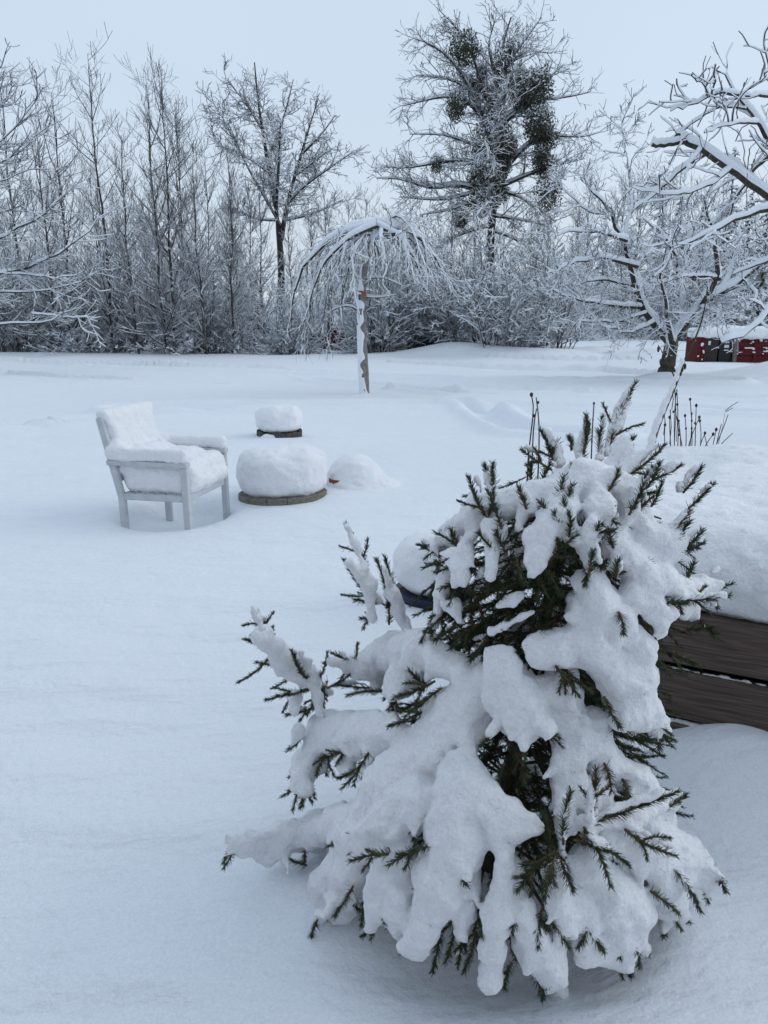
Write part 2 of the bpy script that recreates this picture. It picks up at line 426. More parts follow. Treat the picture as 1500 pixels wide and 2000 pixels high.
def ground_h(x, y):
    x, y = np.asarray(x, float), np.asarray(y, float)
    r = np.hypot(x, y); z0 = np.zeros_like(x)
    h = .024*noise3(x, y, z0, .9, 1)*np.clip(r/2, .3, 1) + .075*noise3(x, y, z0, .22, 2)*np.clip(r/8, 0, 1) + .10*noise3(x, y, z0, .09, 9)*np.clip((r-9)/10, 0, 1)
    h += .007*noise3(x+.3*y, y*2.2, z0, 2.0, 3) + .0035*noise3(x, y*1.6, z0, 7.0, 13)*np.clip(2-r/14, 0, 1)
    h += -.03*np.clip(noise3(x, y, z0, 1.7, 15)-.55, 0, 1)*np.clip((r-6)/6, 0, 1)
    h += .10*noise3(x, y, z0, .5, 4)*np.clip((r-30)/8, 0, 1)
    for pts, w, d in TRACKS:
        q = seg_dist(x + .12*noise3(x, y, z0, .8, 6), y + .12*noise3(x, y, z0, .8, 7), pts)/w
        h += 2.6*d*(-np.exp(-q*q*1.2) + .75*np.exp(-((q-1.5)/.6)**2))
    # hollow the wind has scoured under the chair, lip on the near side
    c, s = math.cos(CH_A), math.sin(CH_A)
    u, v = (x-CH_C[0])*c+(y-CH_C[1])*s, -(x-CH_C[0])*s+(y-CH_C[1])*c
    q = np.sqrt(((u+.05)/.36)**2+((v-.12)/.46)**2)
    h += -.15/(1+np.exp((q-1)*11)) - .03*gauss(x, y, -1.45, 5.35, .45)
    # drifts round the snow-capped tubs
    for (px, py, sx, hh) in ((690, 950, .30, .04), (545, 868, .5, .04), (760, 900, .5, .06), (800, 1195, .3, .03)):
        g = G(px, py); h += hh*gauss(x, y, g[0], g[1], sx)
    # drift against the boards of the garden bed
    a = WALL_C + WALL_D*.62
    h += .15*(1+.3*noise3(x, y, z0, 4.0, 21))*gauss(x, y, a[0]-.0, a[1]-.07, .24, .22, math.atan2(WALL_D[1], WALL_D[0]))
    a = WALL_C + WALL_D*1.7
    h += .10*gauss(x, y, a[0], a[1], .5, .22, math.atan2(WALL_D[1], WALL_D[0]))
    # around the spruce: a scooped hollow in front under the boughs, low mounds beside
    h += -.07*gauss(x, y, .24, 1.52, .22, .10) + .05*gauss(x, y, .72, 1.62, .16) + .03*gauss(x, y, -.15, 1.72, .2) - .025*gauss(x, y, .05, 1.45, .12)
    # wood edge, banks and far bumps
    h += .55*gauss(x, y, 2.9, 34.3, 1.6, .9) + .25*gauss(x, y, 5.0, 33, 1.6, .7)
    for (px, py, hh, sx) in ((1095, 690, .30, .9), (1160, 688, .26, .7), (1215, 686, .34, .9), (1270, 690, .22, .6), (1140, 700, .2, .8), (1060, 700, .25, 1.0)):
        g = G(px, py); h += hh*gauss(x, y, g[0], g[1], sx, sx*.8)
    g = G(1500, 735); h += .55*gauss(x, y, g[0]+.8, g[1]-.6, 1.6, 1.1)
    g = G(1330, 722); h += .16*gauss(x, y, g[0], g[1]+1, 2.2, 1.2)
    h += -1.1/(1+np.exp(-(y-45.5)/1.2))*(1/(1+np.exp((x-3)/3)))
    g = G(1300, 742); h += .10*gauss(x, y, g[0], g[1], .45)
    g = G(712, 774); h += .03*gauss(x, y, g[0], g[1], .3)
    return h

def gh(x, y): return float(ground_h(np.array([x]), np.array([y]))[0])

def build_ground():
    az = np.concatenate([np.linspace(-180, -46, 30)[:-1], np.linspace(-46, 46, 400), np.linspace(46, 180, 30)[1:-1]])
    az = np.radians(az)
    rr = [0.25]
    while rr[-1] < 420: rr.append(rr[-1]*(1.0165 if rr[-1] < 4 else 1.0085 if rr[-1] < 42 else 1.03 if rr[-1] < 90 else 1.12))
    rr = np.array(rr)
    A, R = np.meshgrid(az, rr)
    X, Y = (R*np.sin(A)).ravel(), (R*np.cos(A)).ravel()
    na, nr = len(az), len(rr)
    V = np.stack([X, Y, ground_h(X, Y)], 1)
    i, j = np.meshgrid(np.arange(nr-1), np.arange(na), indexing='ij')
    j2 = (j+1) % na
    Q = np.stack([i*na+j, (i+1)*na+j, (i+1)*na+j2, i*na+j2], -1).reshape(-1, 4)[:, ::-1]
    V = np.concatenate([V, [[0, 0, gh(0, 0)]]])
    T = np.stack([np.arange(na), np.full(na, len(V)-1), (np.arange(na)+1) % na], 1)[:, ::-1]
    o = obj('ground', mesh('ground', V, Q, T, [M['snow']]), kind='structure')
    o['label'] = 'deep smooth snow covering the garden lawn'
build_ground()

# ------------------------------------------------------------------ house at the viewer's back: unseen, added to darken the foreground snow
def house():
    t = thing('house', 'red board house added unseen behind the viewer to shade the near snow', 'house', (-5.9, -2.4, 0))
    w = MB().box(-6.5, 6.5, -7, 0, -.2, 3.1).build('wall', M['house'], t)
    for k in range(44):
        x = -6.45+k*.30; MB().box(x-.025, x+.025, .003, .028, -.1, 3.05).build('batten', M['house'], w)
    for x in (-4.3, -2.2, 2.6, 4.7):
        f = MB().box(x-.55, x+.55, .03, .06, 1.0, 2.2).build('window', M['label'], t); MB().box(x-.47, x+.47, .063, .075, 1.08, 2.12).build('pane', M['binblack'], f)
    d = MB().box(-.5, .5, .03, .07, 0, 2.1).build('door', M['paint'], t); MB().box(.38, .42, .075, .12, 1.0, 1.12).build('handle', M['binblack'], d)
    r = MB().add([(-7, .7, 2.95), (7, .7, 2.95), (7, -3.5, 5.2), (-7, -3.5, 5.2), (7, -7.7, 2.95), (-7, -7.7, 2.95), (-7, .7, 3.25), (7, .7, 3.25), (7, -3.5, 5.5), (-7, -3.5, 5.5), (7, -7.7, 3.25), (-7, -7.7, 3.25)],
                 [(0, 6, 7, 1), (6, 9, 8, 7), (9, 11, 10, 8), (4, 10, 11, 5), (0, 1, 2, 3), (3, 2, 4, 5), (0, 3, 9, 6), (3, 5, 11, 9), (1, 7, 8, 2), (2, 8, 10, 4)])
    r.build('snowy_roof', M['snow'], t)
house()

# ------------------------------------------------------------------ branches
def norm(v): return v/np.maximum(np.linalg.norm(v, axis=-1, keepdims=True), 1e-9)

def frames(Pt):
    t = norm(np.gradient(Pt, axis=1))
    s = np.cross(t, np.array([0, 0, 1.0]))
    ln = np.linalg.norm(s, axis=-1, keepdims=True)
    s = np.where(ln < .08, np.array([1.0, 0, 0]), s/np.maximum(ln, 1e-6))
    s = norm(s - t*np.sum(s*t, -1, keepdims=True))
    return t, s, np.cross(s, t)

def grid_quads(N, n, m, closed=True):
    k = m if closed else m-1
    a, b, c = np.meshgrid(np.arange(N), np.arange(n-1), np.arange(k), indexing='ij')
    c2 = (c+1) % m
    base = a*n*m
    return np.stack([base+b*m+c, base+b*m+c2, base+(b+1)*m+c2, base+(b+1)*m+c], -1).reshape(-1, 4)

def tubes(Pt, R, sides=4):
    N, n, _ = Pt.shape
    t, s, u = frames(Pt)
    ang = np.arange(sides)*2*math.pi/sides + math.pi/2
    V = Pt[:, :, None, :] + R[:, :, None, None]*(np.cos(ang)[None, None, :, None]*s[:, :, None, :] + np.sin(ang)[None, None, :, None]*u[:, :, None, :])
    return V.reshape(-1, 3), grid_quads(N, n, sides)

def snow_strips(rng, Pt, R, H, wide=.35, fine=False, keep=.18, cut=.7):
    """ridge of snow lying along the top of every branch that is flat enough to hold it"""
    t, s, u = frames(Pt)
    hxy = np.sqrt(t[..., 0]**2+t[..., 1]**2)
    N, n = R.shape
    f = np.clip((hxy-.25)/(cut-.25), 0, 1)
    f = f*rng.uniform(.55, 1.2, (N, 1))*rng.uniform(.65, 1.25, (N, n))
    h = (H[0] + H[1]*R)*f
    h = np.minimum(h, H[2])
    h[:, -1] *= .5
    ok = h.mean(1) > keep*(H[0]+H[1]*R.mean(1))
    if not ok.any(): return np.zeros((0, 3)), np.zeros((0, 4), int)
    Pt, R, h, s, u = Pt[ok], R[ok], h[ok][..., None], s[ok], u[ok]
    r = R[..., None]; w = r*1.08 + .002 + wide*h
    z = np.array([0, 0, 1.0])
    if fine:
        L = [Pt - s*w*.55 - u*r*.1, Pt - s*w + u*r*.35 + z*h*.28, Pt - s*w*.72 + u*r*.9 + z*h*.75, Pt + u*r*.95 + z*h, Pt + s*w*.72 + u*r*.9 + z*h*.72, Pt + s*w + u*r*.35 + z*h*.25, Pt + s*w*.55 - u*r*.1]
    else:
        L = [Pt - s*w + u*r*.1, Pt + u*r*.9 + z*h, Pt + s*w + u*r*.1]
    V = np.stack(L, 2)
    return V.reshape(-1, 3), grid_quads(len(Pt), n, len(L), False)

def sprout(rng, Pt, R, per_m, u0, ang, length, n=5, up=0.0, wig=.12, rr=.011, rmin=.004, side_up=0.0, shape=.6, rel=0.0, flat=0.0, u1=1.0):
    """children of every parent branch; length=(lo,hi) metres or fractions of the parent when rel=1"""
    N, m, _ = Pt.shape
    seg = np.linalg.norm(np.diff(Pt, axis=1), axis=2); L = seg.sum(1)
    k = rng.poisson(np.maximum(per_m*L*(u1-u0), 0))
    idx = np.repeat(np.arange(N), k)
    if len(idx) == 0: return np.zeros((0, n, 3)), np.zeros((0, n))
    uu = rng.uniform(u0, u1, len(idx))
    x = uu*(m-1); i = np.minimum(x.astype(int), m-2); f = (x-i)[:, None]
    p0 = Pt[idx, i]*(1-f)+Pt[idx, i+1]*f
    t = norm(Pt[idx, i+1]-Pt[idx, i])
    r0 = R[idx, i]*(1-f[:, 0])+R[idx, i+1]*f[:, 0]
    q = rng.normal(size=(len(idx), 3)); q[:, 2] *= (1-flat); q[:, 2] += side_up
    q = norm(q - t*np.sum(q*t, 1, keepdims=True))
    a = np.radians(rng.normal(ang[0], ang[1], len(idx)))[:, None]
    d = norm(np.cos(a)*t+np.sin(a)*q)
    Ln = rng.uniform(*length, len(idx))*(1-shape*uu)
    if rel: Ln = Ln*L[idx]
    out = np.zeros((len(idx), n, 3)); out[:, 0] = p0
    st = (Ln/(n-1))[:, None]
    for j in range(1, n):
        d = norm(d + wig*rng.normal(size=d.shape) + np.array([0, 0, up/(n-1)]))
        out[:, j] = out[:, j-1]+d*st
    rb = np.minimum(r0*.75, np.maximum(Ln*rr, rmin))
    Rn = rb[:, None]*np.linspace(1, .35, n)[None]
    return out, np.maximum(Rn, rmin*.7)

def poly(pts, rads, n=10):
    """smooth resample of a hand-laid limb"""
    pts = np.asarray(pts, float); m = len(pts)
    s = np.concatenate([[0], np.cumsum(np.linalg.norm(np.diff(pts, axis=0), axis=1))]); s /= s[-1]
    u = np.linspace(0, 1, n)
    o = np.stack([np.interp(u, s, pts[:, k]) for k in range(3)], 1)
    for _ in range(2): o[1:-1] = .25*o[:-2]+.5*o[1:-1]+.25*o[2:]
    r = np.interp(u, np.linspace(0, 1, len(rads)), rads)
    return o, r

def stack(L): return np.stack([a for a, b in L]), np.stack([b for a, b in L])

class Tree:
    """trunk, crown and snow meshes gathered from branch sets"""
    def __init__(s, rng): s.rng = rng; s.tr = MB(); s.cr = MB(); s.sn = MB()
    def trunk(s, Pt, R, sides=9, H=None, fine=False):
        s.tr.add(*tubes(Pt, R, sides))
        if H: s.sn.add(*snow_strips(s.rng, Pt, R, H, fine=fine))
        return s
    def crown(s, Pt, R, sides=4, H=None, fine=False, wide=.35, cut=.7):
        if len(Pt) == 0: return s
        s.cr.add(*tubes(Pt, R, sides))
        if H:
            V, Q = snow_strips(s.rng, Pt, R, H, wide, fine, cut=cut)
            if len(Q): s.sn.add(V, Q)
        return s
    def meshes(s, nm, mt='bark', mc='bark_far', ms='snowt', sub=(0, 0, 0)):
        o = []
        for b, suf, m in ((s.tr, 'trunk', mt), (s.cr, 'crown', mc), (s.sn, 'snow_cover', ms)):
            if b.V: o.append((suf, mesh(nm+'_'+suf, np.concatenate(b.V)-np.asarray(sub), np.concatenate(b.Q), np.concatenate(b.T) if b.T else None, [M[m]])))
        return o

def plant(name, meshes, loc, rz, sc, label, cat, group=None):
    root = thing(name, label, cat, loc, rz, group); root.scale = (sc, sc, sc) if np.isscalar(sc) else sc
    for suf, me in meshes: obj(suf, me, root)
    return root

TRIS = 0
def leader_tree(seed, Ht=14.0, r0=.085, spread=3.4, dens=1.0, low=.06, ang=50, H=(.020, .9, .065)):
    rng = np.random.default_rng(seed); T = Tree(rng)
    n = 22
    z = np.linspace(-.3, Ht, n); sw = np.cumsum(rng.normal(0, .035, (n, 2)), 0)
    tp = np.concatenate([sw, z[:, None]], 1)[None]; tr = (r0*(1-np.linspace(0, 1, n))**.85+.012)[None]
    T.trunk(tp, tr, 7)
    L1, R1 = sprout(rng, tp, tr, 5.2*dens, low, (ang, 9), (spread*.55, spread*1.2), 9, .60, .05, .010, .013, shape=.55)
    L2, R2 = sprout(rng, L1, R1, 2.3*dens, .12, (40, 9), (.28, .62), 6, .35, .06, .0085, .011, side_up=.1, shape=.5, rel=1)
    L3, R3 = sprout(rng, L2, R2, 2.0*dens, .1, (40, 10), (.35, .9), 4, .3, .07, .009, .009, shape=.45)
    for a, b, k in ((L1, R1, 4), (L2, R2, 3), (L3, R3, 3)):
        hi = a[:, :, 2].mean(1) > Ht*.55          # little snow stays on the high thin twigs
        T.crown(a[hi], b[hi], k, (.002, .6, .03)); T.crown(a[~hi], b[~hi], k, H)
    return T.meshes('leader%d' % seed)

def bush(seed, Ht=3.6, stems=22, spread=.9, dens=1.0, lean=26, H=(.028, 1.0, .065)):
    rng = np.random.default_rng(seed); T = Tree(rng)
    n = 8; a = rng.uniform(0, 2*math.pi, stems); le = np.radians(np.abs(rng.normal(lean, lean*.5, stems)))
    hh = Ht*rng.uniform(.55, 1.05, stems)
    p0 = np.stack([np.cos(a)*rng.uniform(0, spread, stems), np.sin(a)*rng.uniform(0, spread, stems), np.full(stems, -.25)], 1)
    d = np.stack([np.cos(a)*np.sin(le), np.sin(a)*np.sin(le), np.cos(le)], 1)
    S = np.zeros((stems, n, 3)); S[:, 0] = p0
    for j in range(1, n):
        d = norm(d + .1*rng.normal(size=d.shape) + np.array([0, 0, -.03])); S[:, j] = S[:, j-1]+d*(hh/(n-1))[:, None]
    R = (.016+.006*rng.random((stems, 1)))*np.linspace(1, .35, n)[None]*(Ht/3.6)**.5
    T.trunk(S, R, 4, H)
    L1, R1 = sprout(rng, S, R, 5.0*dens, .12, (45, 14), (.18, .42), 5, .1, .13, .010, .008, shape=.4, rel=1)
    L2, R2 = sprout(rng, L1, R1, 5.0*dens, .1, (45, 15), (.15, .45), 4, 0, .14, .010, .007, shape=.3)
    T.crown(L1, R1, 3, H).crown(L2, R2, 3, H)
    return T.meshes('bush%d' % seed, 'bark_far')

def conifer(seed, Ht=11.0, rad=2.6):
    rng = np.random.default_rng(seed); T = Tree(rng)
    n = 12; tp = np.stack([np.zeros(n), np.zeros(n), np.linspace(-.3, Ht, n)], 1)[None]; tr = np.linspace(.16, .02, n)[None]
    T.trunk(tp, tr, 7)
    L1, R1 = sprout(rng, tp, tr, 15, .06, (88, 8), (rad*.75, rad*1.1), 6, -.55, .05, .03, .04, shape=.93)
    L2, R2 = sprout(rng, L1, R1, 6.0, .12, (55, 10), (.2, .4), 4, -.5, .07, .06, .035, flat=.8, shape=.5, rel=1)
    R1 = np.minimum(R1, .05)
    T.crown(L1, R1, 4, (.06, .6, .12), wide=.8, cut=.6).crown(L2, R2, 3, (.06, .5, .10), wide=.9, cut=.6)
    return T.meshes('conifer%d' % seed, 'bark', 'needle')

# ------------------------------------------------------------------ the wood behind the lawn
def limb(pp, Y, r0, r1, n=10, mid=None):
    pts = [P(q[0], q[1], Y + (q[2] if len(q) > 2 else 0)) for q in pp]
    return poly(pts, [r0, r1] if mid is None else [r0, mid, r1], n)

def rnd_ang(rng): return float(rng.uniform(0, 2*math.pi))

leaders = [leader_tree(11, 14.0, .075, 3.8), leader_tree(12, 13.0, .07, 3.4, 1.1, .07, 48), leader_tree(13, 12.0, .065, 3.1, 1.15, .06, 45), leader_tree(14, 14.0, .08, 4.4, 1.0, .05, 56)]
bushes = [bush(21, 3.4, 26, .9, 1.0, 24), bush(22, 5.2, 24, .8, 1.0, 17), bush(23, 2.2, 30, 1.0, 1.2, 40, (.035, 1, .075))]
conifers = [conifer(31), conifer(32, 9.5, 2.9)]

prng = np.random.default_rng(99)
def at_px(px, Y):                    # ground point under a picture column at distance Y
    x = (px-750)/1500*Y/1.017; return (x, Y, gh(x, Y)-.02)

# front rank: trees one can tell apart, from the left edge to the weeping tree
front = [(12, 35.2, 0, .74, 'bare tree with dark lean trunk at the left edge of the wood'),
         (118, 35.5, 3, .70, 'slim bare tree between the left edge and the tallest peak'),
         (152, 38.5, 3, .82, 'bare tree whose top forms the small peak left of the tallest one'),
         (222, 37.0, 0, .90, 'tallest straight bare tree with pointed top in the left wood'),
         (277, 34.6, 2, .74, 'bare tree with crooked snow flecked trunk beside the paired trunks'),
         (325, 34.6, 3, .76, 'left one of two slim trunks rising from one spot at the lawn edge'),
         (343, 34.9, 0, .80, 'right one of two slim trunks rising from one spot at the lawn edge'),
         (408, 34.6, 2, .72, 'slim bare tree right of the paired trunks, below the round tree'),
         (372, 37.5, 1, .84, 'dense bare tree with brush like upright top left of the round tree'),
         (60, 37.5, 3, .80, 'wide bare tree behind the near snowy limbs at left'),
         (455, 36.0, 2, .72, 'short bare tree in front of the round crowned tree'),
         (640, 38.0, 2, .60, 'low bare tree behind the left side of the weeping tree'),
         (760, 35.0, 2, .46, 'dark young stem just right of the weeping tree trunk'),
         (800, 37.0, 3, .50, 'short bare tree behind the right side of the weeping tree'),
         (880, 38.0, 2, .55, 'short bare tree left of the mistletoe tree trunk'),
         (1040, 37.5, 1, .52, 'short bare tree right of the mistletoe tree trunk')]
for px, Y, k, sc, lab in front:
    plant('bare_tree', leaders[k], at_px(px, Y), rnd_ang(prng), sc, lab, 'tree', 'bare trees at the wood edge')
# second and third ranks: nothing tells these apart
for px in np.linspace(-120, 540, 20):
    Y = prng.uniform(40, 46 if px > 430 else 49); plant('bare_tree', leaders[prng.integers(4)], at_px(px+prng.uniform(-25, 25), Y), rnd_ang(prng), prng.uniform(.55, .74), 'bare snow dusted tree deep in the wood behind the front rank', 'tree', 'trees deep in the wood')
for px in np.linspace(560, 1110, 14):
    Y = prng.uniform(42, 46 if px < 730 else 50); plant('bare_tree', leaders[prng.integers(4)], at_px(px+prng.uniform(-20, 20), Y), rnd_ang(prng), prng.uniform(.50, .68), 'bare snow dusted tree deep in the wood behind the front rank', 'tree', 'trees deep in the wood')
# far rank on the right beyond the clearing
for px in np.linspace(1060, 1640, 15):
    Y = prng.uniform(68, 80); plant('bare_tree', leaders[prng.integers(4)], at_px(px+prng.uniform(-20, 20), Y), rnd_ang(prng), prng.uniform(.75, 1.15), 'bare snowy tree in the far rank beyond the clearing', 'tree', 'trees beyond the clearing')
for px, Y, k, sc, lab in ((1395, 60, 0, 1.25, 'snow laden conifer behind the apple tree, above the red bin shelter'),
                          (1345, 66, 1, 1.10, 'snow laden conifer left of the one above the bin shelter'),
                          (1470, 62, 1, 1.25, 'snow laden conifer at the right edge behind the bin shelter'),
                          (1265, 72, 0, 1.20, 'far snow laden conifer behind the left half of the apple tree'),
                          (1215, 74, 1, 1.00, 'small far conifer at the end of the clearing'),
                          (1105, 70, 1, .85, 'leftmost small conifer beyond the clearing, by the thicket edge'),
                          (1165, 69, 0, .90, 'conifer beyond the clearing behind the left twigs of the apple tree'),
                          (1305, 64, 0, 1.05, 'conifer straight behind the apple tree trunk'),
                          (1435, 65, 1, 1.20, 'broad conifer between the two behind the bin shelter'),
                          (1525, 66, 0, 1.20, 'conifer at the far right edge, mostly behind the near fruit tree')):
    plant('conifer_tree', conifers[k], at_px(px, Y), rnd_ang(prng), sc, lab, 'conifer', 'conifers beyond the clearing')
# shrubs along the edge
for px in [q for q in np.linspace(-60, 570, 27) if not 474 < q < 536]:
    Y = prng.uniform(35.2, 41); plant('shrub', bushes[[0, 1, 1, 2][prng.integers(4)]], at_px(px+prng.uniform(-15, 15), Y), rnd_ang(prng), prng.uniform(.6, 1.0), 'low snowy shrub at the foot of the left wood', 'shrub', 'shrubs below the left wood')
for px in np.linspace(725, 1080, 22):
    Y = prng.uniform(35.2, 42); plant('shrub', bushes[[0, 1, 1, 1][prng.integers(4)]], at_px(px+prng.uniform(-10, 10), Y), rnd_ang(prng), prng.uniform(.75, 1.1), 'tall many stemmed shrub in the thicket below the mistletoe tree', 'shrub', 'thicket below the mistletoe tree')
for px in (548, 575, 726, 738):
    plant('shrub', bushes[2], at_px(px, prng.uniform(36, 40)), rnd_ang(prng), prng.uniform(.7, 1.0), 'small snowy shrub behind the weeping tree', 'shrub', 'shrubs behind the weeping tree')
for px in np.linspace(1090, 1560, 13):
    plant('shrub', bushes[[0, 2, 2][prng.integers(3)]], at_px(px, prng.uniform(62, 68)), rnd_ang(prng), prng.uniform(1.1, 1.5), 'far snowy shrub at the end of the clearing', 'shrub', 'shrubs beyond the clearing')
for px, Y, sc, lab in ((968, 33.6, 1.05, 'rounded shrub on the snow bank left of the clearing'), (1030, 33.8, .95, 'rightmost spreading shrub of the thicket, beside the clearing'),):
    plant('shrub', bushes[0], at_px(px, Y), rnd_ang(prng), sc, lab, 'shrub', 'shrubs on the bank')

# ---- round crowned tree behind the left wood
def round_tree():
    rng = np.random.default_rng(41); T = Tree(rng); Y = 46
    tk = [limb([(552, 700), (550, 560), (547, 450), (532, 360), (515, 275), (502, 195), (497, 122)], Y, .27, .03, 14)]
    lb = [limb([(549, 470), (556, 420), (566, 372), (582, 325), (606, 240), (622, 192)], Y, .15, .02, 12),
          limb([(560, 400), (590, 365), (630, 338), (690, 296)], Y, .09, .02, 12),
          limb([(548, 440), (520, 390), (495, 350), (465, 290), (436, 225), (416, 200)], Y, .085, .02, 12),
          limb([(522, 310), (545, 260), (560, 210), (573, 155)], Y, .085, .02, 10),
          limb([(510, 250), (480, 200), (450, 165), (440, 152)], Y, .07, .02, 10),
          limb([(590, 300), (630, 260), (655, 225)], Y, .09, .02, 9),
          limb([(528, 340), (490, 310), (450, 290), (420, 285)], Y, .07, .02, 9),
          limb([(575, 345), (620, 310), (650, 290)], Y, .07, .02, 9),
          limb([(545, 430), (500, 430), (440, 400)], Y, .085, .02, 9),
          limb([(556, 430), (610, 420), (670, 390)], Y, .085, .02, 9),
          limb([(540, 390, 0), (545, 310, -2.5), (548, 240, -4)], Y, .09, .02, 10),
          limb([(540, 390, 0), (540, 300, 2.5), (530, 220, 4)], Y, .09, .02, 10)]
    T.trunk(*stack(tk), sides=8, H=(.02, .3, .10))
    lp, lr = stack([poly(a, [b[0], b[-1]], 12) for a, b in lb])
    T.crown(lp, lr, 6, (.03, .4, .12))
    tp, tr = poly(tk[0][0][6:], [tk[0][1][6], tk[0][1][-1]], 12)
    ap, ar = np.concatenate([lp, tp[None]]), np.concatenate([lr, tr[None]])
    lp = lp+.09*rng.normal(size=lp.shape)*np.linspace(0, 1, 12)[None, :, None]
    L1, R1 = sprout(rng, ap, ar, 7.0, .12, (55, 14), (.7, 2.1), 7, .25, .20, .013, .013, shape=.4)
    L2, R2 = sprout(rng, L1, R1, 5.0, .1, (48, 14), (.35, .9), 5, .1, .16, .012, .010, shape=.3)
    L3, R3 = sprout(rng, L2, R2, 3.6, .2, (50, 15), (.12, .4), 3, .1, .16, .02, .009, shape=.2)
    H = (.026, .6, .07)
    T.crown(L1, R1, 4, H).crown(L2, R2, 3, H).crown(L3, R3, 3, H)
    b = at_px(551, Y)
    plant('round_crowned_tree', T.meshes('round_tree', sub=b), b, 0, 1, 'tall round crowned tree with forked trunk and curled snowy twigs', 'tree')
round_tree()

# ---- tall tree full of mistletoe
def mistletoe_tree():
    rng = np.random.default_rng(42); T = Tree(rng); Y = 40
    tk = limb([(958, 712), (959, 600), (957, 500), (957, 444), (966, 405), (970, 350), (964, 290), (972, 210), (973, 120), (986, 65), (998, 34)], Y, .30, .03, 20)
    L = [([(950, 330), (905, 310), (850, 318), (790, 330), (748, 326)], .12), ([(960, 385), (900, 356), (840, 372), (789, 347), (735, 348)], .15),
         ([(965, 285), (940, 225), (912, 192), (870, 186), (786, 207)], .14), ([(950, 235), (915, 171), (876, 153), (813, 147)], .10),
         ([(955, 250), (930, 200), (905, 145), (870, 105), (845, 85), (808, 75)], .14), ([(968, 250), (935, 140), (909, 75), (882, 42), (858, 20)], .12),
         ([(972, 170), (952, 90), (966, 44)], .07), ([(973, 180), (984, 132), (1020, 85), (1058, 34)], .10), ([(980, 140), (1026, 99), (1078, 104)], .07),
         ([(968, 260), (1000, 222), (1050, 194), (1110, 190), (1152, 180)], .13), ([(984, 230), (1029, 201), (1075, 148), (1102, 126)], .09),
         ([(966, 350), (999, 315), (1022, 288), (1045, 266), (1092, 263), (1140, 272), (1172, 258)], .15), ([(975, 365), (1035, 339), (1080, 324), (1142, 310)], .12),
         ([(970, 372), (1010, 380), (1045, 405), (1085, 432)], .10), ([(962, 400), (930, 392), (880, 410), (820, 420)], .11), ([(960, 420), (1010, 428), (1070, 440)], .10),
         ([(965, 370), (920, 378), (860, 392), (780, 385)], .10), ([(975, 300), (930, 285), (870, 262), (800, 262)], .10),
         ([(958, 440), (920, 450), (870, 470), (835, 500)], .09), ([(958, 450), (1000, 462), (1040, 490), (1060, 530)], .09),
         ([(968, 330, 0), (960, 290, -3), (945, 270, -5)], .12), ([(966, 250, 0), (985, 190, -2.5), (1000, 150, -4)], .10), ([(968, 330, 0), (985, 290, 3), (1000, 280, 5)], .12),
         ([(966, 400, 0), (950, 395, -3), (930, 420, -5)], .10), ([(970, 230, 0), (950, 160, 2.5), (940, 120, 4)], .10)]
    lb = [limb(p, Y, r, .018, 12) for p, r in L]
    T.trunk(*stack([tk]), sides=8, H=(.02, .3, .1))
    lp, lr = stack(lb)
    T.crown(lp, lr, 6, (.05, .5, .14), cut=.6)
    tp, tr = poly(tk[0][9:], [tk[1][9], tk[1][-1]], 12)
    ap, ar = np.concatenate([lp, tp[None]]), np.concatenate([lr, tr[None]])
    L1, R1 = sprout(rng, ap, ar, 8.0, .12, (52, 14), (.6, 2.1), 6, .25, .13, .013, .012, shape=.45)
    L2, R2 = sprout(rng, L1, R1, 4.6, .1, (46, 14), (.3, .8), 5, .1, .15, .012, .010, shape=.3)
    L3, R3 = sprout(rng, L2, R2, 3.0, .2, (50, 15), (.12, .45), 3, .1, .15, .02, .008, shape=.2)
    H = (.014, .6, .06)
    T.crown(L1, R1, 4, H).crown(L2, R2, 3, H).crown(L3, R3, 3, H)
    b = at_px(958, Y)
    root = plant('mistletoe_tree', T.meshes('mistletoe_tree', sub=b), b, 0, 1, 'tallest tree, its crown hung with dark round mistletoe clumps', 'tree')
    # mistletoe: balls of forked twigs with paired leaves
    def clump(seed):
        r = np.random.default_rng(seed); n = 2100
        d = norm(r.normal(size=(n, 3))); q = d*(r.random((n, 1))**.45)*(1+.18*noise3(d[:, 0], d[:, 1], d[:, 2], 2.2, seed))[:, None]
        q[:, 2] *= 1.1
        a = norm(d + .9*r.normal(size=(n, 3))); b_ = norm(np.cross(a, r.normal(size=(n, 3))))
        l, w = .14, .045
        V = np.stack([q-a*l*.4, q+b_*w, q+a*l*.6, q-b_*w], 1).reshape(-1, 3)
        Q = np.arange(n*4).reshape(n, 4)
        top = r.random(n) < np.clip((q[:, 2]+.25)*.40, 0, .42)
        return mesh('mistletoe%d' % seed, V, Q, mats=[M['mistle'], M['snowt']], qmat=top.astype(int), smooth=False)
    cl = [clump(1), clump(2), clump(3)]
    for i, (zx, zy, zr, dy) in enumerate([(530, 310, 78, -1), (770, 430, 72, -.6), (985, 560, 108, -1.2), (880, 500, 60, .5), (470, 690, 72, -.8), (620, 600, 74, .4), (690, 740, 60, -.8),
                                          (715, 900, 112, -1.2), (800, 965, 66, -.8), (1000, 810, 84, -1), (1055, 900, 70, -.6), (1020, 1010, 60, -.8), (1045, 1080, 72, -.4), (1068, 1255, 78, -1),
                                          (690, 1190, 116, -.9), (650, 1310, 84, -1), (345, 1070, 44, -.5), (500, 1420, 56, -1), (850, 560, 64, .6), (560, 540, 50, .5), (740, 600, 60, .3), (760, 1080, 70, -.4), (620, 1000, 60, .3), (900, 660, 60, -.2), (600, 1150, 60, 0), (760, 1250, 60, .2), (640, 470, 40, .2), (820, 330, 44, -.4), (720, 820, 70, -.5)]):
        c = P(750+zx/3.333, zy/3.333, Y+dy); r = zr/3.333/1500*Y*1.02
